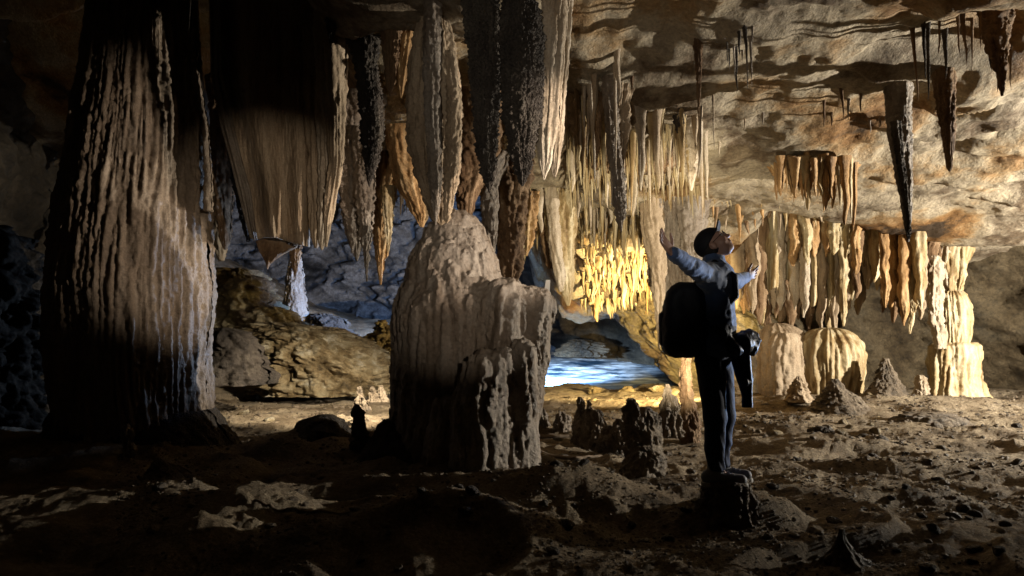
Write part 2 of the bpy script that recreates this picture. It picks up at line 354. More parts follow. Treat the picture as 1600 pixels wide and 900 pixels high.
# ------------------------------------------------------------ dripstone from silhouettes
def drip(name, prof, D, mat, parent=None, ratio=0.8, nth=96, nz=160, flute=0.0, fn=10, knob=0.0, ks=20, lump=0.06, wob=0.0, seed=0, fz=0.6, kz=0.55, smooth=5, lean=0.0, mode='body'):
    """prof: list of (y, xleft, xright) in photo pixels, top to bottom; D the distance; a real closed round solid"""
    nth = max(16, int(nth * .62)); nz = max(30, int(nz * .62)); smooth = max(2, int(round(smooth * .62)))
    P = np.array(prof, float); P = P[np.argsort(P[:, 0])]
    if isinstance(D, (int, float)): D = (D, D)
    y = np.linspace(P[0, 0], P[-1, 0], nz)
    l = np.interp(y, P[:, 0], P[:, 1]); r = np.interp(y, P[:, 0], P[:, 2])
    if smooth > 1:
        ker = np.hanning(smooth * 2 + 1); ker /= ker.sum()
        l = np.convolve(np.pad(l, smooth, 'reflect', reflect_type='odd'), ker, 'valid'); r = np.convolve(np.pad(r, smooth, 'reflect', reflect_type='odd'), ker, 'valid')
    Dz = np.linspace(D[0], D[1], nz)
    cx, cy, cz = W((l + r) / 2, y, Dz)
    xl = W(l, y, Dz)[0]; xr = W(r, y, Dz)[0]; R = np.maximum((xr - xl) / 2, 0.0015)
    th = np.linspace(0, 2 * PI, nth, endpoint=False)
    T, Rr = np.meshgrid(th, R, indexing='ij'); Z = np.broadcast_to(cz, T.shape)
    c, s = np.cos(T), np.sin(T)
    ux = c * Rr; uy = s * Rr
    rm = max(R.max(), 0.02)
    nx_, ny_ = c * fn / 5.0, s * fn / 5.0
    dsp = np.zeros_like(T)
    soft = np.clip(Rr / (0.35 * rm), 0, 1)
    if flute:
        wz = Z * fz * 0.9 / max(rm, 0.2) ** .5
        a = np.minimum(np.abs(perlin(nx_ + 0.25 * perlin(c * 3, s * 3, Z * 2.5, seed), ny_, wz, seed)) * 1.6, 1) ** 0.6
        b_ = np.abs(perlin(nx_ * 2.3, ny_ * 2.3, wz * 3, seed + 5)) ** 0.8
        dsp += flute * (a * 1.2 + 0.22 * b_ - 0.6)
    if knob:
        kx, ky = (ux + cx * 0) * ks, uy * ks
        dsp += 2.2 * knob * (fbm(kx + seed, ky, Z * ks * kz, 3, seed=seed + 2, gain=0.6, billow=True))
    if lump: dsp += lump * rm * 2 * fbm(ux * 1.2 / rm, uy * 1.2 / rm, Z * 0.9 / rm, 3, seed=seed + 7)
    Rn = np.maximum(Rr + dsp * soft, Rr * 0.25)
    ox = wob * perlin(cz * 2.0, cz * 0 + seed, cz * 0); oy = wob * perlin(cz * 2.0, cz * 0 + seed + 7, cz * 0)
    X = cx + ox + c * Rn; Yv = cy + oy + s * Rn * ratio
    V = np.stack([X, Yv, Z + 0 * X], -1).reshape(-1, 3)
    F = grid_faces(nth, nz)  # rows ordered top->bottom
    F = F[:, ::-1] if cz[0] < cz[-1] else F
    # caps
    n0 = len(V); top = [[cx[0], cy[0], cz[0]]]; bot = [[cx[-1], cy[-1], cz[-1]]]
    V = np.vstack([V, top, bot]); i = np.arange(nth); j = (i + 1) % nth
    tf = np.stack([np.full(nth, n0), j * nz, i * nz, np.full(nth, n0)], -1)[:, :3]
    bf = np.stack([np.full(nth, n0 + 1), i * nz + nz - 1, j * nz + nz - 1], -1)
    Fq = F
    me_o = mk_mixed(name, V, Fq, np.vstack([tf, bf]), mat, parent, (cx[-1] if mode != 'hang' else cx[0], cy[0], (cz[-1] if mode != 'hang' else cz[0])))
    return me_o

def mk_mixed(name, V, Q, T, mat, parent, origin):
    me = bpy.data.meshes.new(name)
    V = np.asarray(V) - np.asarray(origin)
    me.vertices.add(len(V)); me.vertices.foreach_set('co', np.ascontiguousarray(V, np.float32).ravel())
    li = np.concatenate([Q.ravel(), T.ravel()]).astype(np.int32)
    me.loops.add(len(li)); me.loops.foreach_set('vertex_index', li)
    n = len(Q) + len(T)
    ls = np.concatenate([np.arange(len(Q)) * 4, len(Q) * 4 + np.arange(len(T)) * 3]).astype(np.int32)
    me.polygons.add(n); me.polygons.foreach_set('loop_start', ls)
    me.update(calc_edges=True); me.validate(); me.polygons.foreach_set('use_smooth', np.ones(len(me.polygons), bool))
    me.materials.append(mat); me.update()
    o = bpy.data.objects.new(name, me); COL.objects.link(o); o.location = origin
    if parent is not None: o.parent = parent; o.location = Vector(origin) - parent.location
    return o

exec_parts = []
# ---- the big column on the left
p = W(205, 690, 7.9); col = empty('stone_column', (p[0], 7.9, 0))
tag(col, 'massive ribbed stone column rising out of the frame at the left, wet brown flutes', 'column')
drip('shaft', [(-130, 160, 300), (0, 150, 300), (100, 138, 308), (200, 122, 318), (300, 106, 322), (450, 86, 328), (560, 88, 323), (640, 98, 322), (680, 102, 324), (740, 104, 326)], 7.9, M['column'], col,
     ratio=0.85, nth=500, nz=460, flute=0.06, fn=62, knob=0.014, ks=15, kz=0.6, lump=0.03, seed=3, fz=0.8)
drip('base', [(640, 96, 326), (665, 84, 345), (690, 70, 362), (715, 50, 388), (745, 30, 420), (770, 10, 450)], 7.85, M['dark'], col, ratio=0.7, nth=300, nz=90, flute=0.05, fn=18, knob=0.02, ks=8, lump=0.05, seed=5, smooth=3)
drip('rib', [(95, 306, 309), (120, 308, 314), (160, 313, 319), (200, 316, 326), (260, 318, 330), (330, 320, 334)], 7.55, M['column'], col, ratio=1.2, nth=24, nz=120, knob=0.012, ks=25, wob=0.03, seed=6)

# ---- the central stalagmite with its shoulder and front lobes
p = W(730, 735, 6.6); cs = empty('giant_stalagmite', (p[0], 6.6, 0))
tag(cs, 'giant grey brown stalagmite in the middle with a domed top and a draped right shoulder', 'stalagmite')
GIANT = cs
drip('base', [(655, 600, 660), (680, 584, 690), (705, 566, 720), (735, 545, 760), (770, 520, 780)], 6.9, M['dark'], cs, ratio=0.8, nth=200, nz=80, flute=0.03, fn=9, knob=0.02, ks=10, lump=0.06, seed=17, smooth=2)
pl = W(855, 447, 6.62)
V = np.array([[-.03, -.012, -.05], [.025, -.012, -.05], [.03, -.006, .06], [-.012, -.006, .06], [-.03, .008, -.05], [.025, .008, -.05], [.03, .012, .06], [-.012, .012, .06]])
F = np.array([[0, 1, 2, 3], [5, 4, 7, 6], [4, 0, 3, 7], [1, 5, 6, 2], [3, 2, 6, 7], [4, 5, 1, 0]])
o = mk('marker_plate', V + np.array(pl), F, M['sign'], None, False, origin=pl)
tag(o, 'tiny pale upright marker plate on the right shoulder of the giant stalagmite', 'marker')

# ---- hanging heroes : (label, parts[(mat, D, kwargs, profile)])
def hang(name, label, cat, parts, group=None):
    x, y, z = W(*[(parts[0][3][0][1] + parts[0][3][0][2]) / 2, parts[0][3][0][0]], parts[0][1] if not isinstance(parts[0][1], tuple) else parts[0][1][0])
    if len(parts) == 1:
        m, D, kw, pr = parts[0]; o = drip(name, pr, D, M[m], mode='hang', **kw)
        return tag(o, label, cat, group)
    e = empty(name, (float(x), float(y), float(z))); tag(e, label, cat, group)
    for m, D, kw, pr in parts: drip(kw.pop('nm', 'fold'), pr, D, M[m], e, mode='hang', **kw)
    return e
K = lambda **k: dict(k)
hang('stalactite', 'broad grey fluted stalactite hanging over the dome of the giant stalagmite', 'stalactite', [
    ('curtain', 6.7, K(nth=260, nz=300, flute=0.05, fn=16, knob=0.014, ks=18, seed=21, ratio=.8), [(-90, 640, 720), (0, 658, 695), (50, 650, 704), (100, 640, 714), (160, 636, 722), (230, 641, 720), (280, 652, 712), (320, 664, 704), (343, 672, 698), (352, 688, 690)]),
    ('grey', 6.4, K(nth=90, nz=240, flute=0.02, fn=8, knob=0.012, ks=20, seed=22), [(-60, 664, 690), (60, 662, 688), (180, 664, 688), (280, 670, 690), (320, 676, 686), (352, 680, 681)]),
    ('curtain', 6.45, K(nth=90, nz=240, flute=0.02, fn=8, knob=0.012, ks=20, seed=23), [(80, 696, 710), (160, 698, 722), (240, 696, 719), (300, 694, 711), (340, 694, 704), (349, 697, 699)])])
hang('stalactite', 'long black crusted stalactite, left one of the dark pair right of the broad fluted stalactite', 'stalactite', [
    ('dark', 6.2, K(nth=200, nz=300, flute=0.03, fn=12, knob=0.022, ks=26, kz=.9, seed=24), [(-90, 722, 780), (0, 722, 778), (60, 728, 780), (110, 735, 783), (180, 740, 779), (240, 746, 775), (280, 755, 773), (302, 764, 766)]),
    ('dark', 6.5, K(nth=90, nz=200, flute=0.03, fn=10, knob=0.018, ks=26, seed=25), [(-90, 760, 800), (0, 772, 800), (60, 778, 797), (90, 782, 790), (100, 785, 787)])])
hang('stalactite', 'long black crusted stalactite with a blunt bulging body, right one of the dark pair', 'stalactite', [
    ('dark', 6.0, K(nth=220, nz=300, flute=0.035, fn=11, knob=0.022, ks=26, kz=.9, seed=26), [(-90, 790, 840), (-10, 788, 830), (15, 786, 842), (60, 783, 848), (120, 784, 848), (180, 787, 842), (230, 794, 834), (265, 804, 827), (282, 810, 822), (291, 815, 817)])])
hang('stalactite', 'pale smooth folded stalactite with two pointed tips, right of the two black ones', 'stalactite', [
    ('pale', 6.1, K(nth=160, nz=280, flute=0.03, fn=9, knob=0.005, ks=20, seed=27), [(-90, 846, 888), (0, 848, 886), (60, 846, 882), (120, 842, 878), (180, 840, 874), (220, 838, 868), (255, 842, 862), (272, 847, 854), (281, 849, 851)]),
    ('pale', 6.3, K(nth=120, nz=260, flute=0.02, fn=7, knob=0.005, ks=20, seed=28), [(-90, 874, 898), (0, 872, 896), (80, 872, 890), (150, 868, 884), (210, 862, 880), (250, 860, 876), (268, 862, 872), (277, 866, 868)])])
hang('stalactite', 'twin brown blade like stalactites hanging at the top left of the broad fluted one', 'stalactite', [
    ('brown', 6.9, K(nth=100, nz=200, flute=0.03, fn=10, knob=0.014, ks=20, seed=29), [(-80, 590, 650), (0, 590, 634), (40, 594, 630), (90, 600, 622), (130, 604, 616), (150, 608, 610)]),
    ('orange', 7.1, K(nth=100, nz=200, flute=0.03, fn=10, knob=0.012, ks=20, seed=30), [(-80, 612, 665), (0, 622, 655), (50, 618, 652), (100, 619, 640), (135, 622, 632), (154, 626, 627)])])
hang('stalactite', 'dark knobbly stalactite left of the broad fluted one, its crust picked out by light', 'stalactite', [
    ('dark', 7.4, K(nth=140, nz=260, flute=0.03, fn=10, knob=0.025, ks=24, kz=.9, seed=31), [(-90, 530, 600), (60, 545, 596), (100, 556, 588), (150, 560, 596), (200, 564, 598), (240, 568, 594), (275, 572, 584), (292, 576, 578)])])
hang('stalactite', 'dark knobbly stub of a stalactite at the top edge above the curtain', 'stalactite', [
    ('dark', 7.0, K(nth=70, nz=120, flute=0.02, fn=8, knob=0.02, ks=24, seed=32), [(-90, 508, 534), (0, 512, 530), (40, 510, 526), (58, 514, 521), (76, 516, 517)])])
hang('stalactite', 'blue lit cluster of grey stalactites left of the golden one under the dark ceiling', 'stalactite', [
    ('grey', 8.2, K(nth=140, nz=240, flute=0.05, fn=14, knob=0.02, ks=18, seed=33), [(150, 520, 600), (240, 526, 590), (300, 532, 580), (340, 538, 572), (380, 546, 566), (408, 557, 559)]),
    ('grey', 8.0, K(nth=80, nz=240, flute=0.03, fn=8, knob=0.02, ks=18, seed=34), [(200, 552, 590), (300, 556, 584), (360, 564, 580), (400, 568, 577), (440, 572, 574)]),
    ('grey', 8.1, K(nth=60, nz=200, flute=0.03, fn=8, knob=0.015, ks=18, seed=35), [(260, 526, 556), (320, 534, 552), (370, 545, 556), (396, 550, 552)])])
hang('stalactite', 'golden ragged stalactite glowing beside the blue cluster left of the giant stalagmite', 'stalactite', [
    ('orange', 8.6, K(nth=120, nz=220, flute=0.06, fn=14, knob=0.02, ks=18, seed=36), [(240, 580, 625), (290, 580, 616), (330, 582, 612), (370, 584, 606), (400, 588, 600), (445, 594, 596)]),
    ('cream', 8.4, K(nth=60, nz=160, flute=0.03, fn=8, knob=0.012, ks=18, seed=37), [(290, 596, 616), (330, 598, 614), (365, 602, 612), (395, 606, 608)])])
hang('rock_pendant', 'rough brown pendant of rock hanging behind the tip of the left black stalactite', 'rock', [
    ('brown', 8.0, K(nth=140, nz=160, flute=0.03, fn=8, knob=0.03, ks=9, seed=38, wob=.05), [(150, 690, 800), (240, 712, 780), (270, 716, 762), (300, 714, 750), (330, 718, 740), (345, 724, 732)]),
    ('orange', 8.3, K(nth=100, nz=120, flute=0.04, fn=12, knob=0.02, ks=12, seed=39), [(200, 600, 665), (260, 612, 660), (300, 628, 664), (335, 645, 668), (355, 656, 662)])])
hang('stalactite', 'grey brown stalactite dropping behind the right flank of the giant dome', 'stalactite', [
    ('grey', 8.6, K(nth=110, nz=180, flute=0.03, fn=8, knob=0.02, ks=10, seed=40), [(240, 745, 800), (290, 750, 780), (340, 753, 778), (380, 758, 775), (415, 765, 770)]),
    ('brown', 9.0, K(nth=120, nz=200, flute=0.05, fn=12, knob=0.03, ks=12, seed=41), [(240, 765, 835), (320, 772, 824), (370, 778, 818), (410, 780, 815), (440, 786, 806)])])
hang('stalactite', 'thick cream stalactite with ragged tip beside the marker plate', 'stalactite', [
    ('cream', 12.9, K(nth=150, nz=240, flute=0.06, fn=14, knob=0.02, ks=12, seed=42), [(270, 846, 912), (310, 850, 906), (350, 854, 902), (400, 862, 898), (440, 872, 896), (478, 886, 890)]),
    ('pale', 12.7, K(nth=80, nz=200, flute=0.03, fn=8, knob=0.01, ks=12, seed=43), [(275, 850, 880), (320, 853, 874), (380, 858, 876), (430, 866, 884), (456, 874, 878)]),
    ('brown', 13.1, K(nth=80, nz=200, flute=0.04, fn=8, knob=0.02, ks=12, seed=44), [(270, 828, 866), (330, 838, 864), (380, 846, 864), (420, 856, 866)])])
hang('stalactite', 'short golden ragged stalactite above the plateau of the giant stalagmite', 'stalactite', [
    ('orange', 9.6, K(nth=80, nz=140, flute=0.05, fn=9, knob=0.02, ks=12, seed=45), [(300, 812, 842), (345, 814, 838), (375, 818, 834), (400, 822, 824)])])
# brown clustered pendants over the middle
hang('stalactite', 'thick brown stalactite with a lit right rim, first right of the pale double one', 'stalactite', [
    ('curtain', 8.6, K(nth=140, nz=240, flute=0.07, fn=16, knob=0.02, ks=14, seed=46), [(-40, 880, 950), (60, 884, 946), (140, 886, 942), (170, 890, 926), (205, 896, 916), (228, 902, 906)]),
    ('brown', 8.3, K(nth=80, nz=240, flute=0.03, fn=8, knob=0.015, ks=14, seed=47), [(60, 918, 950), (120, 924, 948), (180, 926, 940), (230, 928, 936), (262, 930, 932)])])
hang('stalactite', 'bulky dark brown stalactite in the centre of the ragged ceiling cluster', 'stalactite', [
    ('curtain', 8.3, K(nth=160, nz=260, flute=0.07, fn=16, knob=0.02, ks=14, seed=48), [(-60, 945, 1000), (40, 948, 992), (120, 944, 996), (160, 952, 984), (200, 960, 980), (240, 966, 976), (270, 970, 972)]),
    ('grey', 8.0, K(nth=90, nz=240, flute=0.03, fn=8, knob=0.015, ks=16, seed=49), [(120, 940, 962), (200, 946, 966), (260, 952, 972), (320, 960, 978), (362, 970, 972)]),
    ('brown', 8.1, K(nth=80, nz=220, flute=0.03, fn=8, knob=0.015, ks=16, seed=50), [(-60, 976, 1010), (40, 980, 998), (100, 984, 994), (140, 986, 988)])])
hang('stalactite', 'brown stalactite with several prongs left of the bare ceiling slab', 'stalactite', [
    ('curtain', 9.4, K(nth=140, nz=220, flute=0.06, fn=14, knob=0.02, ks=14, seed=51), [(40, 992, 1060), (120, 996, 1052), (165, 1004, 1040), (200, 1012, 1032), (228, 1020, 1024)]),
    ('dark', 9.1, K(nth=90, nz=200, flute=0.03, fn=8, knob=0.02, ks=14, seed=52), [(60, 1036, 1080), (120, 1042, 1076), (170, 1050, 1072), (215, 1060, 1068), (222, 1063, 1065)]),
    ('pale', 9.6, K(nth=80, nz=200, flute=0.03, fn=8, knob=0.015, ks=14, seed=53), [(180, 1060, 1100), (230, 1066, 1094), (270, 1072, 1088), (298, 1079, 1081)])])
hang('rock_pendant', 'broad brown rock mass bristling with stalactites in the middle of the ceiling', 'rock', [
    ('brown', 10.6, K(nth=260, nz=160, flute=0.12, fn=30, knob=0.05, ks=6, seed=75, ratio=.35, smooth=3), [(120, 880, 1110), (180, 884, 1104), (220, 892, 1096), (246, 905, 1080), (262, 930, 1060), (270, 960, 1040)]),
    ('curtain', 9.4, K(nth=200, nz=120, flute=0.10, fn=24, knob=0.04, ks=8, seed=76, ratio=.4, smooth=3), [(60, 960, 1090), (110, 968, 1084), (150, 976, 1078), (175, 990, 1060), (186, 1005, 1040)])])
hang('rock_pendant', 'rust brown rock ledge from which the orange fringe hangs', 'rock', [
    ('orange', 10.8, K(nth=240, nz=90, flute=0.10, fn=30, knob=0.05, ks=7, seed=77, ratio=.55, smooth=3), [(150, 1150, 1410), (205, 1172, 1385), (235, 1194, 1356), (256, 1206, 1342), (274, 1216, 1330), (286, 1232, 1310), (290, 1250, 1290)])])
hang('stalactite', 'slim dark stalactite at the left edge of the bare ceiling slab near the top', 'stalactite', [
    ('brown', 7.3, K(nth=60, nz=160, flute=0.02, fn=8, knob=0.012, ks=20, seed=54), [(-20, 1078, 1102), (40, 1083, 1098), (100, 1087, 1096), (150, 1089, 1094), (185, 1091, 1092)])])
hang('stalactite', 'long dark spike like stalactite hanging from the right ceiling down to the curtain', 'stalactite', [
    ('grey', 8.3, K(nth=110, nz=260, flute=0.03, fn=10, knob=0.012, ks=20, seed=55), [(95, 1376, 1432), (140, 1384, 1424), (200, 1388, 1422), (250, 1396, 1424), (300, 1404, 1424), (312, 1408, 1424), (345, 1412, 1423), (378, 1418, 1420)]),
    ('dark', 8.15, K(nth=70, nz=200, flute=0.02, fn=8, knob=0.01, ks=20, seed=56), [(190, 1392, 1408), (250, 1400, 1412), (300, 1408, 1419), (345, 1414, 1422), (374, 1418, 1421)])])
hang('stalactite', 'second dark tapering stalactite right of the long spike on the right ceiling', 'stalactite', [
    ('brown', 7.9, K(nth=90, nz=200, flute=0.03, fn=9, knob=0.014, ks=20, seed=57), [(60, 1448, 1496), (110, 1456, 1490), (160, 1464, 1490), (210, 1473, 1489), (262, 1480, 1488), (268, 1483, 1485)])])
hang('stalactite', 'dark pendant in the shaded hollow at the top right corner', 'stalactite', [
    ('brown', 7.2, K(nth=80, nz=140, flute=0.03, fn=9, knob=0.02, ks=16, seed=58), [(10, 1530, 1580), (60, 1540, 1574), (110, 1556, 1572), (150, 1564, 1568)])])

# ---- drapery left
def sheet(name, path, top, bot, D, mat, parent=None, thick=0.05, nx=150, nz=100, wave=0.0, wn=5, knob=0.006, seed=0, bulge=0.0):
    """hanging rock sheet: left/right outline in px along its height; a closed slab with thickness"""
    P = np.array(path, float)  # (y, xl, xr)
    u = np.linspace(0, 1, nx); v = np.linspace(0, 1, nz)
    U, Vv = np.meshgrid(u, v, indexing='ij')
    tp = np.interp(U, [a for a, _ in top], [b for _, b in top]); bt = np.interp(U, [a for a, _ in bot], [b for _, b in bot])
    y = tp + (bt - tp) * Vv
    xl = np.interp(y, P[:, 0], P[:, 1]); xr = np.interp(y, P[:, 0], P[:, 2])
    px = xl + (xr - xl) * U
    d = D + wave * np.sin(U * wn * 2 * PI + 1.3 * perlin(U * 3, Vv * 1.5, 0 * U, seed)) * (0.3 + Vv) - bulge * np.sin(PI * U)
    d = d + knob * fbm(px * 0.25, y * 0.06, 0 * U, 4, seed=seed, billow=True) + 0.05 * perlin(U * 4, Vv * 2, 0 * U, seed + 2)
    X, Y, Z = W(px, y, d)
    edge = np.minimum(1, np.minimum(U, 1 - U) * 12) ** .5 * np.minimum(1, (1 - Vv) * 14 + 0.05) ** .5
    tk = thick * (0.1 + 0.9 * edge)
    A = np.stack([X, Y - tk / 2, Z], -1).reshape(-1, 3); B = np.stack([X, Y + tk / 2, Z], -1).reshape(-1, 3)
    F1 = grid_faces(nx, nz)[:, ::-1]; F2 = grid_faces(nx, nz) + nx * nz; n = nx * nz
    idx = np.concatenate([np.arange(nx) * nz, (nx - 1) * nz + np.arange(1, nz), (np.arange(nx - 2, -1, -1)) * nz + nz - 1, np.arange(nz - 2, 0, -1)])
    nxt = np.roll(idx, -1); F3 = np.stack([idx, nxt, nxt + n, idx + n], -1)
    org = (float(X[nx // 2, 0]), float(Y[nx // 2, 0]), float(Z[nx // 2, 0]))
    return mk(name, np.vstack([A, B]), np.vstack([F1, F2, F3]), mat, parent, True, origin=org)
q = W(440, 100, 8.2); dr = empty('stone_curtain', tuple(float(v) for v in q))
tag(dr, 'broad tan stone curtain hanging between the ribbed column and the giant stalagmite', 'stalactite')
sheet('sheet', [(-90, 325, 505), (60, 330, 500), (180, 345, 490), (250, 365, 490), (300, 380, 488), (340, 388, 486), (376, 396, 484), (390, 400, 484)], [(0, -85), (1, -85)], [(0, 376), (.2, 371), (.4, 371), (.7, 380), (1, 386)], 8.0, M['curtain'], dr, thick=0.1, wave=0.09, wn=2.2, knob=0.03, seed=4, bulge=.15)
sheet('edge_band', [(-60, 326, 348), (120, 330, 352), (200, 346, 366), (250, 360, 378), (300, 372, 392), (376, 392, 402)], [(0, -55), (1, -55)], [(0, 372), (1, 376)], 7.8, M['grey'], dr, thick=0.08, nx=50, wave=0.02, wn=1, seed=5)
sheet('lip', [(371, 398, 476), (385, 402, 464), (400, 408, 450), (421, 416, 428)], [(0, 377), (.3, 371), (.6, 373), (1, 383)], [(0, 395), (.2, 421), (.5, 410), (1, 388)], 8.25, M['brown'], dr, thick=0.06, nx=90, nz=50, wave=0.0, knob=.01, seed=6)
for i, (pr, m) in enumerate([
    ([(-80, 470, 520), (160, 472, 512), (240, 480, 512), (320, 484, 508), (370, 486, 502), (388, 492, 496)], 'curtain'),
    ([(-80, 490, 530), (180, 494, 528), (260, 500, 522), (320, 500, 516), (380, 498, 508), (391, 502, 504)], 'pale'),
    ([(-80, 500, 545), (200, 512, 538), (260, 514, 534), (300, 510, 528), (350, 506, 518), (386, 508, 511)], 'curtain')]):
    drip('fold', pr, 7.9 - i * 0.12, M[m], dr, ratio=0.9, nth=90, nz=220, flute=0.035, fn=8, knob=0.008, ks=18, seed=60 + i, mode='hang')
hang('stalactite', 'ragged dark stalactite in the gap between the ribbed column and the stone curtain', 'stalactite', [
    ('brown', 9.5, K(nth=90, nz=160, flute=0.04, fn=10, knob=0.02, ks=14, seed=64), [(120, 322, 372), (280, 334, 366), (330, 338, 362), (370, 342, 360), (390, 350, 354)]),
    ('dark', 9.2, K(nth=90, nz=160, flute=0.04, fn=10, knob=0.02, ks=14, seed=65), [(200, 352, 392), (300, 366, 394), (340, 376, 392), (378, 386, 392)])])
hang('stalactite', 'small ragged stalactite hanging under the right end of the stone curtain lip', 'stalactite', [
    ('brown', 8.5, K(nth=60, nz=100, flute=0.03, fn=9, knob=0.02, ks=14, seed=66), [(350, 444, 478), (385, 450, 472), (410, 456, 466), (432, 460, 462)])])
hang('stalactite', 'bluish white stalactite stub glowing low beside the right edge of the ribbed column', 'stalactite', [
    ('pale', 14, K(nth=60, nz=100, flute=0.03, fn=9, knob=0.02, ks=8, seed=67), [(240, 320, 372), (320, 330, 352), (360, 332, 356), (395, 336, 354), (408, 342, 350)])])

# ---- the pillar behind the person
hang('stalactite', 'broad grey brown stalactite reaching far down behind the backpack', 'stalactite', [
    ('grey', 12.7, K(nth=260, nz=320, flute=0.12, fn=24, knob=0.03, ks=7, seed=70, ratio=.7), [(270, 992, 1116), (320, 1000, 1108), (350, 1006, 1102), (400, 1014, 1097), (440, 1022, 1093), (480, 1034, 1089), (510, 1046, 1084), (530, 1054, 1080), (545, 1062, 1074), (552, 1066, 1070)]),
    ('curtain', 12.4, K(nth=90, nz=180, flute=0.05, fn=10, knob=0.02, ks=9, seed=71), [(270, 996, 1036), (350, 1002, 1038), (400, 1012, 1042), (450, 1019, 1040), (500, 1025, 1036), (545, 1029, 1031)]),
    ('grey', 12.3, K(nth=90, nz=180, flute=0.05, fn=10, knob=0.02, ks=9, seed=73), [(270, 1050, 1100), (340, 1058, 1098), (400, 1066, 1094), (450, 1074, 1090), (490, 1080, 1084)])])
sg_foot = [(556, 1066, 1078), (580, 1063, 1080), (612, 1062, 1082), (640, 1063, 1087), (670, 1064, 1092), (690, 1062, 1094), (714, 1058, 1098)]

# ---- golden curtains at the back right
rnd = random.Random(5)
def curtain(label, x0, x1, n, top, tips, D, mats, wpx, seed, group=None):
    xs = np.linspace(x0, x1, n); e = empty('stalactite_curtain', tuple(float(v) for v in W((x0 + x1) / 2, top, D)))
    tag(e, label, 'stalactite', group)
    for i, x in enumerate(xs):
        x += rnd.uniform(-.3, .3) * (x1 - x0) / n
        ty = np.interp(x, [a for a, _ in tips], [b for _, b in tips]) + rnd.uniform(-24, 12)
        w = rnd.uniform(*wpx); dx = rnd.uniform(-10, 10); d = D + rnd.uniform(-.45, .45)
        pr = [(top - rnd.uniform(0, 20), x - w * .8 - dx, x + w * .8 - dx), (top + (ty - top) * .3, x - w * .62 - dx * .6, x + w * .62 - dx * .6), (top + (ty - top) * .6, x - w * .56, x + w * .56), (top + (ty - top) * .88, x - w * .36, x + w * .36 + 1), (ty, x - 1, x + 1)]
        drip('fold', pr, d, M[rnd.choice(mats)], e, ratio=rnd.uniform(.7, 1.3), nth=40, nz=90, flute=0.05, fn=6, knob=0.02, ks=8, wob=.06, seed=seed + i, mode='hang')
    tl = [((a - x0) / (x1 - x0), b - 45) for a, b in tips]; bt = []
    for k in range(25):
        u = k / 24; bt.append((u, np.interp(u, [a for a, _ in tl], [b for _, b in tl]) + rnd.uniform(-26, 20)))
    sheet('sheet', [(top - 30, x0 - 12, x1 + 12), (520, x0 - 4, x1 + 4)], [(0, top - 25), (1, top - 25)], bt, D + .25, M[mats[0]], e, thick=.12, nx=100, nz=40, wave=.16, wn=n / 2.4, knob=.05, seed=seed)
    return e
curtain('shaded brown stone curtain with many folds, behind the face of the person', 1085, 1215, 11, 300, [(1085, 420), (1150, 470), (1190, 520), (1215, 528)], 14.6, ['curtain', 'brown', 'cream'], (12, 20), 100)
curtain('tall cream curtain of stalactites whose tips touch the twin flowstone domes', 1195, 1330, 12, 290, [(1195, 500), (1230, 505), (1250, 480), (1270, 515), (1310, 525), (1330, 470)], 14.3, ['cream', 'cream', 'pale', 'curtain'], (9, 17), 130)
curtain('cream stalactite curtain with long bright blades, under the orange fringe', 1240, 1350, 8, 290, [(1240, 420), (1300, 410), (1350, 430)], 13.8, ['cream', 'orange', 'cream'], (9, 15), 150)
curtain('bright cream and orange stalactite curtain right of the domes, hanging free', 1355, 1440, 7, 300, [(1355, 430), (1385, 490), (1400, 470), (1422, 520), (1440, 480)], 13.9, ['orange', 'cream', 'cream'], (10, 19), 170)
curtain('cream stone curtain spreading over the top of the right hand column', 1440, 1512, 8, 345, [(1440, 470), (1460, 480), (1500, 455), (1512, 400)], 14.5, ['cream', 'pale', 'cream'], (8, 14), 190)
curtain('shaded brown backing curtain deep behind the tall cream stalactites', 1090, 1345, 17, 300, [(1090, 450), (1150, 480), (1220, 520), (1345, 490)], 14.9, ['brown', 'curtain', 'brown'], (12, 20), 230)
curtain('cream stalactite curtain filling the gap between orange blades and right column', 1325, 1465, 11, 315, [(1325, 470), (1355, 445), (1385, 500), (1425, 515), (1465, 450)], 14.25, ['curtain', 'cream', 'brown'], (10, 17), 260)
# ---- flowstone domes and column at the right
def dome(label, parts, base, name='flowstone_dome', cat='stalagmite', group=None):
    x, y, z = W(base[0], base[1], base[2]); e = empty(name, (float(x), base[2], 0)); tag(e, label, cat, group)
    for m, D, kw, pr in parts: drip(kw.pop('nm', 'lobe'), pr, D, M[m], e, **kw)
dome('pale rounded flowstone dome behind the tied jacket, left one of the touching pair', [
    ('curtain', 14.4, K(nth=220, nz=160, flute=0.06, fn=20, knob=0.02, ks=5, seed=210, ratio=.9), [(505, 1206, 1224), (509, 1198, 1238), (518, 1191, 1252), (535, 1186, 1262), (560, 1184, 1268), (600, 1186, 1268), (628, 1188, 1266)]),
    ('curtain', 14.0, K(nth=140, nz=140, flute=0.06, fn=14, knob=0.03, ks=5, seed=211), [(520, 1212, 1238), (530, 1206, 1246), (560, 1202, 1250), (600, 1200, 1254), (634, 1196, 1258)])], (1230, 625, 14.4))
dome('pale rounded flowstone dome with fine ribs, right one of the touching pair', [
    ('cream', 14.2, K(nth=300, nz=180, flute=0.08, fn=30, knob=0.015, ks=5, seed=212, ratio=.9), [(512, 1284, 1304), (515, 1270, 1320), (523, 1258, 1332), (536, 1248, 1342), (555, 1244, 1347), (580, 1246, 1347), (605, 1250, 1342), (632, 1252, 1334)])], (1295, 625, 14.2))
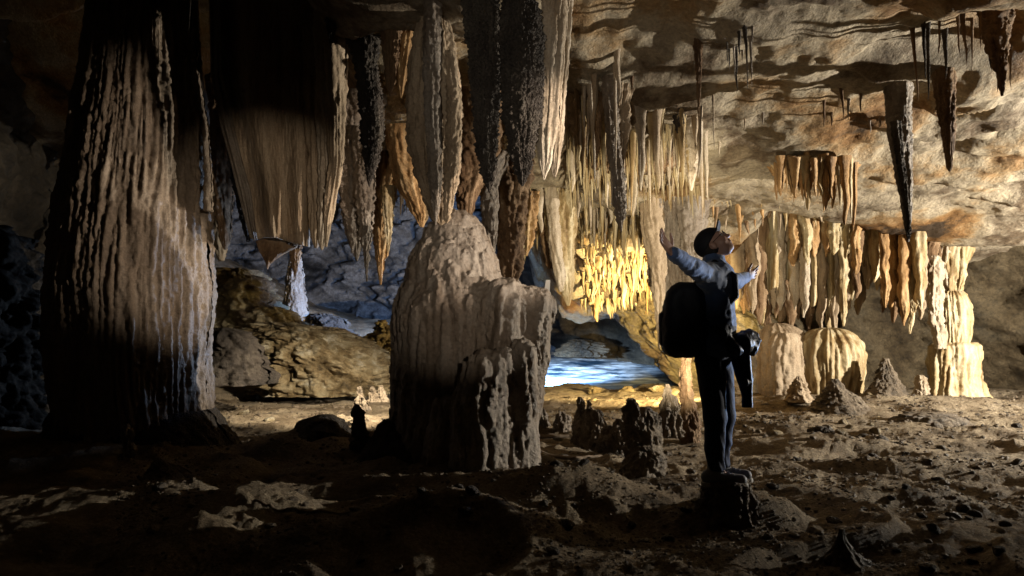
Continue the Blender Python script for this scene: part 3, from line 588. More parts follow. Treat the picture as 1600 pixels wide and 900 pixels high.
dome('stepped cream column of flowstone at the right, bulbs stacked between floor and curtain', [
    ('cream', 14.4, K(nm='bulb', nth=200, nz=120, flute=0.08, fn=20, knob=0.02, ks=5, seed=213), [(455, 1474, 1500), (462, 1466, 1508), (478, 1462, 1515), (500, 1464, 1516), (540, 1468, 1512), (560, 1470, 1508)]),
    ('cream', 14.35, K(nm='pedestal', nth=220, nz=140, flute=0.10, fn=20, knob=0.025, ks=5, seed=214), [(535, 1464, 1520), (540, 1456, 1526), (560, 1454, 1529), (590, 1456, 1526), (610, 1452, 1532), (632, 1446, 1544)]),
    ('pale', 14.1, K(nm='shaft', nth=90, nz=140, flute=0.03, fn=9, knob=0.04, ks=6, seed=215), [(400, 1452, 1470), (460, 1450, 1474), (490, 1454, 1472), (520, 1458, 1476), (545, 1460, 1480)]),
    ('cream', 14.6, K(nm='neck', nth=90, nz=90, flute=0.06, fn=12, knob=0.02, ks=6, seed=216), [(380, 1470, 1515), (420, 1476, 1506), (460, 1478, 1502), (480, 1476, 1504)])], (1490, 628, 14.4), 'flowstone_column', 'column')

# ---- stalagmites on the floor
def sg(label, D, parts, mat='stone', group=None, **kw):
    P = [parts] if isinstance(parts[0], tuple) else parts
    base = dict(nth=130, nz=120, flute=0.03, fn=9, knob=0.03, ks=11, lump=0.06, ratio=.9, smooth=3); base.update(kw)
    if len(P) == 1:
        o = drip('stalagmite', P[0], D, M[mat], seed=int(P[0][0][1]) % 97, **base); return tag(o, label, 'stalagmite', group)
    x, _, _ = W((P[0][-1][1] + P[0][-1][2]) / 2, 700, D); e = empty('stalagmite', (float(x), D, 0)); tag(e, label, 'stalagmite', group)
    for i, q in enumerate(P): drip('peak' if i else 'body', q, D - 0.06 * i, M[mat], e, seed=int(q[0][1]) % 97 + i, **base)
    return e
sg('largest dark knobbly stalagmite left of the legs of the person, two tiered', 6.6, [
    [(636, 1000, 1014), (645, 992, 1022), (665, 986, 1026), (690, 982, 1032), (715, 976, 1038), (752, 966, 1046)], [(624, 980, 990), (640, 976, 996), (665, 974, 1002), (690, 972, 1008)], [(696, 992, 1014), (712, 984, 1030), (735, 974, 1036), (758, 966, 1040)]])
sg('wide stalagmite with several blunt peaks and a white lit right side', 8.1, [
    [(640, 910, 920), (650, 900, 934), (672, 896, 942), (704, 890, 950)], [(620, 904, 909), (632, 902, 914), (655, 900, 918), (690, 896, 924)], [(626, 917, 922), (640, 914, 926), (660, 912, 934)], [(640, 930, 938), (655, 926, 944), (690, 922, 950)]])
sg('low broad lumpy stalagmite between the many peaked one and the two tiered one', 7.4, [
    [(664, 944, 956), (672, 938, 970), (690, 934, 978), (716, 926, 984)], [(654, 962, 970), (665, 958, 976), (700, 952, 982)]])
sg('tall dark cone shaped stalagmite just left of the thin stone pillar', 8.4, [
    [(600, 1040, 1045), (612, 1037, 1049), (635, 1032, 1062), (660, 1029, 1064), (682, 1026, 1068)]])
sg('tall thin brown stalagmite rising behind the legs of the person', 8.6, sg_foot, 'brown', flute=.03, nz=160)
sg('low brown stalagmite peeking out behind the two tiered one', 8.0, [
    [(622, 983, 988), (635, 978, 996), (660, 973, 1002), (690, 970, 1006)]])
sg('small dark stalagmite with lit edge between the two tiered one and the cone', 7.6, [(644, 1022, 1028), (655, 1018, 1032), (690, 1014, 1034)])
sg('small pale stalagmite right of the giant stalagmite, nearest to its edge', 9.6, [(638, 846, 850), (648, 844, 854), (668, 842, 860)], 'grey')
sg('small rounded stalagmite in the row right of the giant stalagmite', 9.4, [(643, 872, 882), (650, 868, 888), (674, 864, 892)], 'grey')
sg('slender dark stalagmite standing left of the foot of the giant stalagmite', 7.2, [(632, 556, 561), (645, 553, 566), (668, 550, 570), (700, 546, 578)])
sg('small tan stalagmite at the edge of the lit floor left of the giant stalagmite', 9.8, [(604, 560, 563), (620, 557, 568), (642, 552, 576)], 'stone')
sg('tiny tan stalagmite, left one of a pair before the pale boulder', 10.8, [(604, 580, 584), (615, 577, 588), (628, 574, 592)], 'stone')
sg('tiny tan stalagmite, right one of a pair before the pale boulder', 10.9, [(602, 594, 598), (612, 590, 602), (628, 588, 606)], 'stone')
sg('tall pointed tan stalagmite behind the flat rock, left of the stepped column', 13.2, [(560, 1378, 1388), (575, 1374, 1394), (592, 1368, 1402), (608, 1358, 1412), (622, 1350, 1418)], 'stone')
sg('short blunt pale stalagmite beside the stepped flowstone column', 13.5, [(586, 1434, 1442), (594, 1431, 1448), (616, 1428, 1452)], 'pale')
sg('small rough stalagmite in front of the twin flowstone domes', 12.6, [(588, 1244, 1252), (600, 1238, 1258), (628, 1228, 1270)], 'curtain')
sg('low dark mound shaped stalagmite right of the small rough one before the domes', 11.8, [
    [(592, 1298, 1308), (605, 1292, 1318), (625, 1280, 1340), (648, 1262, 1366)], [(612, 1318, 1330), (622, 1310, 1344), (645, 1300, 1362)]], 'stone')
sg('dark pointed stalagmite cut by the bottom edge at the lower right', 4.0, [(826, 1312, 1318), (845, 1306, 1324), (870, 1294, 1344), (900, 1262, 1392), (960, 1230, 1440)])
sg('small knobbly lit stump before the dark foot of the ribbed column', 6.8, [(662, 196, 202), (675, 193, 206), (694, 194, 207), (715, 190, 210)], 'grey')
stump = sg('short dark stalagmite stump carrying the standing person', 4.62, [
    [(747, 1108, 1164), (752, 1100, 1172), (775, 1096, 1178), (800, 1088, 1186), (825, 1080, 1200), (850, 1060, 1224)], [(770, 1150, 1166), (790, 1146, 1180), (830, 1140, 1196)]], nth=240, nz=140, knob=0.018, ks=18, flute=.035, fn=14, ratio=1.0)
sg('blue tinted stone column on the slope of the far left chamber', 19, [(400, 455, 470), (430, 448, 474), (470, 444, 478), (520, 436, 488)], 'grey', nz=90)

# mounds and ledges on the floor
def mound(name, label, cat, D, prof, mat, **kw):
    base = dict(nth=200, nz=90, flute=0.03, fn=8, knob=0.05, ks=6, lump=0.08, ratio=.9, smooth=3, kz=1.0); base.update(kw)
    return tag(drip(name, prof, D, M[mat], seed=int(prof[0][1]) % 89, **base), label, cat)
mound('rock_mound', 'rounded dark mound of rock between the column and the giant stalagmite', 'rock', 7.9, [(648, 498, 520), (655, 478, 532), (668, 462, 544), (685, 448, 556), (705, 430, 572)], 'dark', knob=.02)
mound('rock_ledge', 'rough tan ledge in front of the foot of the ribbed column', 'rock', 6.1, [(714, 244, 252), (722, 238, 268), (740, 232, 300), (765, 226, 350), (800, 215, 400), (840, 200, 430)], 'stone', knob=.04, ks=10)
mound('rock_ledge', 'long low tan ledge running right from the rough one on the dark floor', 'rock', 6.4, [(748, 330, 372), (754, 300, 420), (762, 285, 446), (790, 280, 470)], 'stone', knob=.03, ks=10, ratio=.35)
mound('mud_bank', 'lit brown mud bank on the near floor below the giant stalagmite', 'mud bank', 5.2, [(764, 800, 870), (772, 770, 905), (790, 755, 935), (815, 750, 950), (850, 745, 960)], 'ground', knob=.02, flute=.02)
mound('boulder', 'large pale boulder slab lit warm on the far left floor', 'boulder', 14.6, [(504, 400, 470), (512, 385, 520), (530, 378, 570), (550, 380, 604), (575, 395, 624), (612, 400, 634)], 'boulder', knob=.18, ks=3.2, lump=.14, nth=420, nz=220, flute=.1)
mound('boulder', 'dark rock heap at the left edge beyond the ribbed column', 'rock', 8.9, [(352, -90, 10), (375, -110, 44), (420, -130, 72), (520, -140, 92), (640, -150, 104), (670, -150, 108)], 'shadewall', knob=.12, ks=3, lump=.12, ratio=.5, nth=300, nz=200)
mound('boulder', 'brown boulder leaning on the far slope behind the pale slab', 'boulder', 17, [(480, 400, 440), (490, 385, 458), (505, 375, 470), (530, 370, 480)], 'boulder', knob=.15, ks=2, lump=.14)
mound('boulder', 'blue black boulder right beside the ribbed column on the far slope', 'boulder', 11.5, [(512, 335, 365), (520, 325, 390), (545, 315, 412), (575, 310, 420), (600, 305, 425)], 'dark', knob=.1, ks=3, lump=.14)
mound('boulder', 'rough brown outcrop climbing the far slope right of the ribbed column', 'boulder', 17.5, [(420, 340, 395), (440, 325, 425), (465, 315, 440), (500, 300, 455), (560, 300, 480)], 'wall', knob=.3, ks=1.5, lump=.14, nth=260, nz=140)
mound('boulder', 'jagged dark boulder on the blue terrace right of the far column', 'boulder', 19, [(490, 492, 520), (498, 484, 534), (515, 478, 548), (545, 470, 560)], 'dark', knob=.15, ks=3, lump=.14)
mound('boulder', 'ragged green brown rock touching the left edge of the giant stalagmite', 'boulder', 16.5, [(500, 590, 604), (515, 584, 618), (535, 575, 625), (560, 570, 630)], 'wall', knob=.2, ks=3, lump=.14)
mound('boulder', 'rugged dark boulder on the far right of the lit floor, long and flat', 'boulder', 9.9, [(644, 1420, 1470), (650, 1400, 1500), (662, 1390, 1518), (680, 1380, 1530)], 'stone', knob=.06, ks=5, ratio=.5)
mound('boulder', 'dark angular boulder on the floor right of the legs of the person', 'boulder', 8.4, [(666, 1272, 1292), (674, 1262, 1300), (690, 1254, 1308), (706, 1246, 1312)], 'dark', knob=.05, ks=7)
mound('boulder', 'dark undercut rock standing in the far end of the stream', 'boulder', 24, [(530, 895, 915), (536, 886, 935), (548, 878, 948), (558, 872, 955)], 'shadewall', knob=.3, ks=3, ratio=.5)
mound('rock', 'single dark cobble alone on the smooth mud at right', 'rock', 7.4, [(706, 1410, 1418), (711, 1405, 1424), (718, 1403, 1427), (726, 1401, 1428)], 'dark', nth=60, nz=40, knob=.02, ks=12)
mound('rock', 'flat pale slab lying on the smooth mud at right', 'rock', 6.9, [(729, 1452, 1480), (733, 1440, 1498), (739, 1434, 1504), (750, 1432, 1506)], 'pale', nth=90, nz=40, knob=.02, ks=10, ratio=.5)
for lab, D, pr in [('pale rounded boulder, left one of three at the edge of the stream', 17.2, [(604, 924, 932), (608, 920, 938), (618, 919, 940)]),
                   ('pale rounded boulder, middle one of three at the edge of the stream', 17.0, [(603, 976, 986), (608, 970, 992), (620, 966, 996)]),
                   ('pale rounded boulder, right one of three at the edge of the stream', 16.8, [(602, 1024, 1032), (607, 1020, 1036), (618, 1018, 1040)])]:
    mound('boulder', lab, 'boulder', D, pr, 'boulder', nth=60, nz=40, knob=.06, ks=5)

# sticks
def stick(label, pts, rad, seed):
    P = np.array([W(a, b, d) for a, b, d in pts], float); n = 40; t = np.linspace(0, 1, len(P)); tt = np.linspace(0, 1, n)
    C = np.stack([np.interp(tt, t, P[:, k]) for k in range(3)], -1); C[:, 2] += 0.008 * perlin(tt * 9, tt * 0 + seed, tt * 0)
    C[:, 2] = np.maximum(C[:, 2], ground_z(C[:, 0], C[:, 1]) + rad * .5)
    T = np.gradient(C, axis=0); T /= np.linalg.norm(T, axis=1)[:, None]; up = np.array([0, 0, 1.]); S = np.cross(T, up); S /= np.linalg.norm(S, axis=1)[:, None]; U = np.cross(S, T)
    th = np.linspace(0, 2 * PI, 8, endpoint=False); r = rad * (1 - .5 * tt)
    V = C[None] + r[None, :, None] * (np.cos(th)[:, None, None] * S[None] + np.sin(th)[:, None, None] * U[None])
    o = mk('dead_branch', V.reshape(-1, 3), grid_faces(8, n), M['stick'], None, True, origin=tuple(C[0])); return tag(o, label, 'branch')
stick('thin dead branch lying on the dark near floor at left', [(396, 832, 4.8), (425, 850, 4.75), (500, 846, 4.8), (592, 834, 4.9)], .014, 1)
stick('pale dead branch lying between the giant stalagmite and the many peaked one', [(836, 683, 7.6), (890, 681, 7.7)], .03, 2)
stick('longer dark branch lying right of the giant stalagmite foot', [(842, 712, 6.9), (900, 716, 6.8), (940, 712, 7.0)], .025, 3)

# ------------------------------------------------------------ small stalactites: a few shapes, copied one by one
def unit_stal(seed, nth=12, nz=22):
    r = np.random.RandomState(seed); t = np.linspace(0, 1, nz)
    R = 0.5 * (1 - t) ** r.uniform(.35, .8) * (1 + .25 * perlin(t * 5, t * 0 + seed, t * 0)); R[-1] = 0.02
    R = R + 0.25 * np.exp(-t * 9)
    th = np.linspace(0, 2 * PI, nth, endpoint=False); T, Rr = np.meshgrid(th, R, indexing='ij'); tt = np.broadcast_to(t, T.shape)
    Rn = Rr * (1 + .35 * perlin(np.cos(T) * 1.6, np.sin(T) * 1.6, tt * 2 + seed, seed) + .2 * perlin(np.cos(T) * 2, np.sin(T) * 2, tt * 14, seed + 3))
    ox = .5 * perlin(t * 2, t * 0 + seed * 3.1, t * 0) * t; oy = .5 * perlin(t * 2, t * 0 + seed * 7.1, t * 0) * t
    V = np.stack([ox + np.cos(T) * Rn, oy + np.sin(T) * Rn, -tt], -1).reshape(-1, 3)
    return V, grid_faces(nth, nz)
PROTO = {}
def stal_mesh(k, mat):
    if (k, mat) not in PROTO:
        V, F = unit_stal(k * 13 + 5); me = make_mesh('stalactite', V, F); me.materials.append(M[mat]); PROTO[(k, mat)] = me
    return PROTO[(k, mat)]
ORD = 'first second third fourth fifth sixth seventh eighth ninth tenth eleventh twelfth thirteenth fourteenth fifteenth sixteenth seventeenth eighteenth nineteenth twentieth'.split()
TENS = {20: 'twenty', 30: 'thirty', 40: 'forty', 50: 'fifty'}
def ordn(i):
    if i < 20: return ORD[i]
    n = i + 1; t = n // 10 * 10
    return TENS[t] + '-' + ORD[n - t - 1] if n % 10 else {30: 'thirtieth', 40: 'fortieth', 50: 'fiftieth', 60: 'sixtieth'}[n]
def zone(desc, where, group, n, x0, x1, D0, D1, t0, t1, w0, w1, mats, seed, tipfn=None, root=None, free=False):
    r = random.Random(seed); items = []
    for i in range(n):
        px = x0 + (x1 - x0) * (i + r.uniform(.1, .9)) / n; D = r.uniform(D0, D1)
        x = float(W(px, 300, D)[0])
        z = float(ceil_z(np.array([x]), np.array([D]))[0]) if root is None else float(W(px, root(px) + r.uniform(-6, 6), D)[2])
        lo, hi = (t0, t1) if tipfn is None else tipfn(px)
        ty = lo + (hi - lo) * r.random() ** 1.3; tz = float(W(px, ty, D)[2])
        if free: tz = z - r.uniform(.2, .75)
        if z - tz < 0.08: tz = z - r.uniform(.1, .25)
        w = r.uniform(w0, w1) / FPX * D
        items.append((px, x, D, z, z - tz, w, r.choice(mats), r.randrange(7)))
    items.sort()
    for i, (px, x, D, z, L_, w, m, k) in enumerate(items):
        o = bpy.data.objects.new('stalactite', stal_mesh(k, m)); COL.objects.link(o)
        o.location = (x, D, z + 0.05); o.scale = (w, w * r.uniform(.8, 1.2), L_ + 0.05); o.rotation_euler = (r.uniform(-.04, .04), r.uniform(-.04, .04), r.uniform(0, 6))
        tag(o, f'{desc}, {ordn(i)} from the left {where}', 'stalactite', group)
zone('thin cream stalactite', 'in the white fringe beside the dome', 'cream fringe over the stream', 32, 765, 905, 12.5, 13.4, 325, 410, 5, 14, ['cream', 'pale', 'cream'], 1, root=lambda p: 285)
zone('thin cream stalactite', 'in the fringe above the yellow wall', 'fringe above the yellow wall', 32, 905, 1050, 12.5, 13.4, 335, 420, 5, 13, ['cream', 'pale', 'cream'], 2, root=lambda p: 290)
zone('yellow lit stalactite', 'hanging on the yellow wall', 'short stalactites on the yellow wall', 34, 915, 1035, 13.3, 17.2, 400, 470, 7, 15, ['cream', 'cream', 'orange'], 3, free=True)
zone('slim rim lit stalactite', 'in the left ceiling cluster', 'left half of ceiling cluster', 44, 884, 985, 7.6, 11.2, 150, 335, 4, 12, ['pale', 'cream', 'pale', 'curtain'], 4)
zone('slim rim lit stalactite', 'in the right ceiling cluster', 'right half of ceiling cluster', 48, 975, 1104, 8.6, 11.4, 200, 345, 4, 13, ['pale', 'cream', 'pale', 'curtain'], 5)
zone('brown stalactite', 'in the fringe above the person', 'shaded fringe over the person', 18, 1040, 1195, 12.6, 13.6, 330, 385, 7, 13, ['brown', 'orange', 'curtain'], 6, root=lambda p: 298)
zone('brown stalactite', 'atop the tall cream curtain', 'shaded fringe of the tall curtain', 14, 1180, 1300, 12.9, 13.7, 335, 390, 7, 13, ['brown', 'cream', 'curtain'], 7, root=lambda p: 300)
zone('orange stalactite', 'in the right ledge fringe', 'orange fringe', 26, 1212, 1338, 10.2, 10.7, 270, 335, 8, 16, ['orange', 'orange', 'cream'], 8, root=lambda p: 248, tipfn=lambda p: (292 + (p - 1212) * .2, 325 + (p - 1212) * .3))
zone('small grey stalactite', 'in the tuft on the upper ceiling slab', 'tuft on the upper ceiling slab', 10, 1140, 1185, 7.0, 7.7, 70, 150, 3.5, 7, ['grey', 'dark'], 9)
zone('short stalactite', 'on the ledge beside the spike', 'short ones beside the long spike', 8, 1285, 1400, 8.4, 9.4, 175, 225, 4, 8, ['grey', 'brown'], 10)
zone('short dark stalactite', 'in the shaded hollow at top right', 'stalactites in the dark hollow', 12, 1430, 1600, 6.9, 7.6, 75, 170, 5, 10, ['brown', 'dark'], 11)
zone('small white stalactite', 'in the fringe left of the dome', 'little fringe left of the dome', 12, 604, 660, 8.8, 9.4, 315, 352, 3, 6, ['pale'], 12, root=lambda p: 285)
zone('pale short stalactite', 'on the lip over the right column', 'fringe over the right column', 8, 1435, 1535, 13.9, 14.3, 360, 385, 5, 9, ['pale', 'cream'], 13, root=lambda p: 346)
zone('faint thin stalactite', 'above the ribbed column', 'faint stalactites over the column', 4, 235, 300, 6.8, 7.2, 20, 75, 5, 10, ['grey', 'dark'], 14)
zone('tiny pale stalactite', 'on the pale ceiling behind the cluster', 'tiny ones on the pale ceiling', 4, 1090, 1215, 8.6, 10.8, 180, 260, 3, 5, ['pale', 'grey'], 15)

# what is too small and too many to count: nubs of calcite along the lip, one object
def nubs():
    r = np.random.RandomState(3); Vs = []; Fs = []; off = 0; base, F = unit_stal(3, 6, 7)
    for i in range(1000):
        zt = i % 3
        if zt == 0: px = r.uniform(770, 1440); D = r.uniform(12.4, 13.3); root = 287 + (px - 770) * .03; w = r.uniform(3, 7); L = r.uniform(.08, .35)
        elif zt == 1: px = r.uniform(905, 1060); D = r.uniform(13, 17.4); root = None; w = r.uniform(3, 9); L = r.uniform(.1, .5)
        elif zt == 3: px = r.uniform(1090, 1600); D = r.uniform(6.8, 12); root = None; w = r.uniform(2, 4.5); L = r.uniform(.04, .22) * r.random() + .03
        else: px = r.uniform(885, 1100); D = r.uniform(9.5, 11.6); root = None; w = r.uniform(2, 6); L = r.uniform(.15, .6)
        x = float(W(px, 300, D)[0]); z = float(W(px, root, D)[2]) if root else float(ceil_z(np.array([x]), np.array([D]))[0]) + .02
        ww = w / FPX * D; Vs.append(base * [ww, ww, L] + [x, D, z]); Fs.append(F + off); off += len(base)
    o = mk('calcite_nubs', np.vstack(Vs), np.vstack(Fs), M['cream']); o['kind'] = 'stuff'; o['label'] = 'countless tiny drip tips along the ceiling edge'; o['category'] = 'dripstone'
nubs()

# ------------------------------------------------------------ loose rocks
def ico(sub):
    import bmesh
    bm = bmesh.new(); bmesh.ops.create_icosphere(bm, subdivisions=sub, radius=1)
    V = np.array([v.co for v in bm.verts]); F = np.array([[v.index for v in f.verts] for f in bm.faces]); bm.free(); return V, F
IV, IF = ico(3); IV1, IF1 = ico(1)
def rockshape(seed, V):
    r = np.random.RandomState(seed); D = V * (1 + .28 * fbm(V[:, 0] * 1.1, V[:, 1] * 1.1, V[:, 2] * 1.1 + seed, 3, seed=seed)[:, None])
    for k in range(7):
        n = r.normal(size=3); n /= np.linalg.norm(n); d = D @ n; c = r.uniform(.55, .85); D = D - np.clip(d - c, 0, 9)[:, None] * n * .85
    return D * [1, r.uniform(.7, 1), r.uniform(.5, .8)]
RM = {}
def rock_mesh(k, mat):
    if (k, mat) not in RM:
        me = make_mesh('rock', rockshape(k + 40, IV), IF, True); me.materials.append(M[mat]); RM[(k, mat)] = me
    return RM[(k, mat)]
def rocks(desc, where, group, n, x0, x1, y0, y1, w0, w1, mats, seed, avoid=None):
    r = random.Random(seed); it = []
    for i in range(n):
        px = r.uniform(x0, x1); py = r.uniform(y0, y1); D = CAM_H * FPX / (py - 530)
        x = float(W(px, py, D)[0]); z = float(ground_z(np.array([x]), np.array([D]))[0]); w = r.uniform(w0, w1) ** 1 / FPX * D / 2
        it.append((PX(x, D, z)[0], x, D, z, w, r.choice(mats), r.randrange(7)))
    it.sort()
    for i, (px, x, D, z, w, m, k) in enumerate(it):
        o = bpy.data.objects.new('rock', rock_mesh(k, m)); COL.objects.link(o); o.location = (x, D, z + w * .2)
        o.scale = (w, w, w * r.uniform(.7, 1.1)); o.rotation_euler = (r.uniform(-.3, .3), r.uniform(-.3, .3), r.uniform(0, 6))
        tag(o, f'{desc}, {ordn(i)} from the left {where}', 'rock', group)
rocks('small brown stone', 'on the lit left floor', 'stones on the left lit floor', 24, 345, 610, 588, 655, 8, 26, ['stone', 'boulder'], 1)
rocks('wet pale stone', 'on the gravel beside the stream', 'stones on the stream side gravel', 26, 850, 1060, 612, 660, 7, 17, ['boulder', 'stone'], 2)
rocks('dark stone', 'on the near floor, middle', 'dark stones on the near floor', 22, 600, 1090, 770, 880, 10, 26, ['stone', 'dark'], 3)
rocks('brown stone', 'on the mud behind the person', 'stones on the middle right floor', 26, 1180, 1400, 640, 740, 9, 24, ['stone', 'boulder', 'dark'], 4)
rocks('brown stone', 'on the far right mud', 'stones on the far right floor', 22, 1400, 1600, 650, 760, 8, 20, ['stone', 'dark'], 5)
rocks('dim stone', 'on the lower right floor', 'stones on the lower right floor', 36, 1200, 1600, 760, 890, 10, 28, ['stone', 'dark'], 6)
rocks('dim stone', 'on the dark lower left floor', 'stones on the lower left floor', 20, 220, 700, 750, 890, 12, 26, ['stone'], 7)
rocks('pale stone', 'at the foot of the domes', 'stones before the domes', 18, 1160, 1380, 622, 642, 7, 16, ['boulder', 'pale'], 8)
rocks('wet stone', 'around the dark stalagmites', 'stones around the dark stalagmites', 22, 860, 1095, 670, 760, 8, 20, ['stone', 'dark', 'boulder'], 9)

def gravel():
    r = np.random.RandomState(11); n = 22000
    py = 612 + 290 * r.random(n) ** 1.1; px = r.uniform(180, 1640, n)
    D = CAM_H * FPX / (py - 530); x = W(px, py, D)[0]
    m = perlin(x * .8, D * .9, 0 * x + 2.2, 6) + .18 * r.normal(size=n); keep = m > -.06
    x, D = x[keep], D[keep]; z = ground_z(x, D); n = len(x)
    s = (2.0 + 7 * r.random(n) ** 2.2) / FPX * np.clip(D, 0, 12) * .5
    shp = [rockshape(90 + k, IV1) for k in range(6)]
    a = r.uniform(0, 2 * PI, n); k = r.randint(0, 6, n)
    B = np.stack([shp[i] for i in k]) * s[:, None, None]
    X = B[..., 0] * np.cos(a)[:, None] - B[..., 1] * np.sin(a)[:, None] + x[:, None]; Y = B[..., 0] * np.sin(a)[:, None] + B[..., 1] * np.cos(a)[:, None] + D[:, None]; Z = B[..., 2] + z[:, None] + s[:, None] * .15
    V = np.stack([X, Y, Z], -1).reshape(-1, 3); F = (IF1[None] + (np.arange(n) * len(IV1))[:, None, None]).reshape(-1, 3)
    o = mk('gravel', V, F, M['stone'], None, False); o['kind'] = 'stuff'; o['label'] = 'loose gravel and small pebbles scattered over the muddy cave floor'; o['category'] = 'gravel'
gravel()

# ------------------------------------------------------------ person: surfaces grown from a distance field
def surface(fn, lo, hi, h, block=12, marg=0.02):
    lo = np.array(lo, float); hi = np.array(hi, float); n = np.ceil((hi - lo) / h).astype(int) + 1; n = (n + block - 1) // block * block
    G = np.full(tuple(n), 1.0, np.float32); bs = n // block; rad = block * h * .87 + marg
    I = np.stack(np.meshgrid(*[np.arange(b) for b in bs], indexing='ij'), -1).reshape(-1, 3)
    C = lo + (I * block + block / 2) * h; d = fn(C); G0 = G.reshape(bs[0], block, bs[1], block, bs[2], block)
    ar = np.arange(block); L3 = np.stack(np.meshgrid(ar, ar, ar, indexing='ij'), -1).reshape(-1, 3) * h
    for i, di in zip(I, d):
        if abs(di) > rad: G0[i[0], :, i[1], :, i[2], :] = np.sign(di); continue
        P = lo + i * block * h + L3; G0[i[0], :, i[1], :, i[2], :] = fn(P).reshape(block, block, block)
    G = G0.reshape(tuple(n)); s = G < 0
    c = [s[a:n[0] - 1 + a, b:n[1] - 1 + b, e:n[2] - 1 + e] for a in (0, 1) for b in (0, 1) for e in (0, 1)]
    al = np.logical_and.reduce(c); an = np.logical_or.reduce(c); act = an & ~al
    idx = np.argwhere(act); ids = np.full(act.shape, -1, np.int64); ids[tuple(idx.T)] = np.arange(len(idx))
    cor = np.array([(a, b, e) for a in (0, 1) for b in (0, 1) for e in (0, 1)])
    val = [G[tuple((idx + k).T)] for k in cor]; pos = np.zeros((len(idx), 3)); cnt = np.zeros(len(idx))
    for p in range(8):
        for q_ in range(p + 1, 8):
            if np.abs(cor[p] - cor[q_]).sum() != 1: continue
            a, b = val[p], val[q_]; mk_ = (a < 0) != (b < 0); t = np.where(mk_, a / np.where(mk_, a - b, 1), 0)
            pos += mk_[:, None] * (cor[p] + t[:, None] * (cor[q_] - cor[p])); cnt += mk_
    V = lo + h * (idx + pos / cnt[:, None]); Q = []
    for ax in range(3):
        u, v = (ax + 1) % 3, (ax + 2) % 3
        sl0 = [slice(None)] * 3; sl1 = [slice(None)] * 3; sl0[ax] = slice(0, -1); sl1[ax] = slice(1, None)
        a = s[tuple(sl0)]; b = s[tuple(sl1)]; E = np.argwhere(a != b); E = E[(E[:, u] > 0) & (E[:, v] > 0) & (E[:, u] < n[u] - 1) & (E[:, v] < n[v] - 1)]
        def g(du, dv):
            K_ = E.copy(); K_[:, u] -= du; K_[:, v] -= dv; return ids[tuple(K_.T)]
        q4 = np.stack([g(1, 1), g(0, 1), g(0, 0), g(1, 0)], -1); ins = a[tuple(E.T)]
        q4[~ins] = q4[~ins][:, ::-1]; Q.append(q4)
    return V, np.vstack(Q)

def cone(P, a, b, r1, r2):
    a = np.asarray(a, float); b = np.asarray(b, float); ab = b - a; t = np.clip(((P - a) @ ab) / (ab @ ab), 0, 1)
    return np.linalg.norm(P - a - t[:, None] * ab, axis=1) - (r1 + (r2 - r1) * t)
def ell(P, c, R, ax):
    """ellipsoid, R radii along rows of ax"""
    q_ = (P - np.asarray(c)) @ np.asarray(ax).T; k = np.linalg.norm(q_ / R, axis=1); k2 = np.linalg.norm(q_ / np.square(R), axis=1) + 1e-9
    return k * (k - 1) / k2
def smin(a, b, k): h_ = np.clip(.5 + .5 * (b - a) / k, 0, 1); return b + (a - b) * h_ - k * h_ * (1 - h_)
def nrm(v): v = np.asarray(v, float); return v / np.linalg.norm(v)
def w3(px, py, D): return np.array([float(v) for v in W(px, py, D)])

def chain(P, pts, D):
    d = None
    for (x0, y0, r0), (x1, y1, r1) in zip(pts[:-1], pts[1:]):
        a = w3(x0, y0, D if np.isscalar(D) else D[0]); b = w3(x1, y1, D if np.isscalar(D) else D[1]); DD = D if np.isscalar(D) else D[0]
        c_ = cone(P, a, b, r0 * DD / FPX, r1 * DD / FPX); d = c_ if d is None else smin(d, c_, .05)
    return d
def giant_d(P):
    d = chain(P, [(715, 347, 16), (714, 362, 34), (711, 385, 52), (706, 430, 72), (710, 500, 95), (714, 600, 98), (712, 700, 106), (708, 760, 130)], 7.1)
    sh = chain(P, [(742, 480, 36), (738, 600, 40), (736, 760, 46)], 6.7)
    sh = smin(sh, chain(P, [(790, 470, 36), (784, 600, 40), (780, 760, 44)], 6.6), .10)
    sh = smin(sh, chain(P, [(836, 479, 34), (824, 560, 33), (812, 680, 28), (810, 760, 32)], 6.68), .10)
    d = smin(d, sh, .07)
    for pts, D in (([(758, 580, 34), (750, 640, 42), (748, 760, 50)], 6.24), ([(815, 552, 24), (815, 640, 27), (812, 760, 32)], 6.30), ([(700, 640, 22), (694, 700, 30), (690, 770, 40)], 6.42), ([(788, 562, 20), (784, 660, 24), (784, 770, 30)], 6.22)):
        d = smin(d, chain(P, pts, D), .045)
    x, y, z = P.T
    f1 = np.minimum(np.abs(perlin(x * 8 + .3 * perlin(x * 2, y * 2, z * 3, 4), y * 8, z * 0.9, 31)) * 1.7, 1) ** .65
    f2 = fbm(x * 15, y * 15, z * 8, 3, seed=33, gain=.6, billow=True)
    f3 = np.minimum(np.abs(perlin(x * 19, y * 19, z * 2.2, 39)) * 1.7, 1) ** .7
    lowf = perlin(x * 2.2, y * 2.2, z * 1.6, 35)
    kn = fbm(x * 30, y * 30, z * 22, 2, seed=37, billow=True)
    return d - .018 * (f3 - .5) - .046 * (f1 - .5) - .024 * f2 - .02 * lowf - .011 * kn
V, F = surface(giant_d, (-1.75, 5.75, -.1), (0.75, 8.1, 2.62), .0155, marg=.09)
mk('body', V, F, M['grey'], GIANT, True)

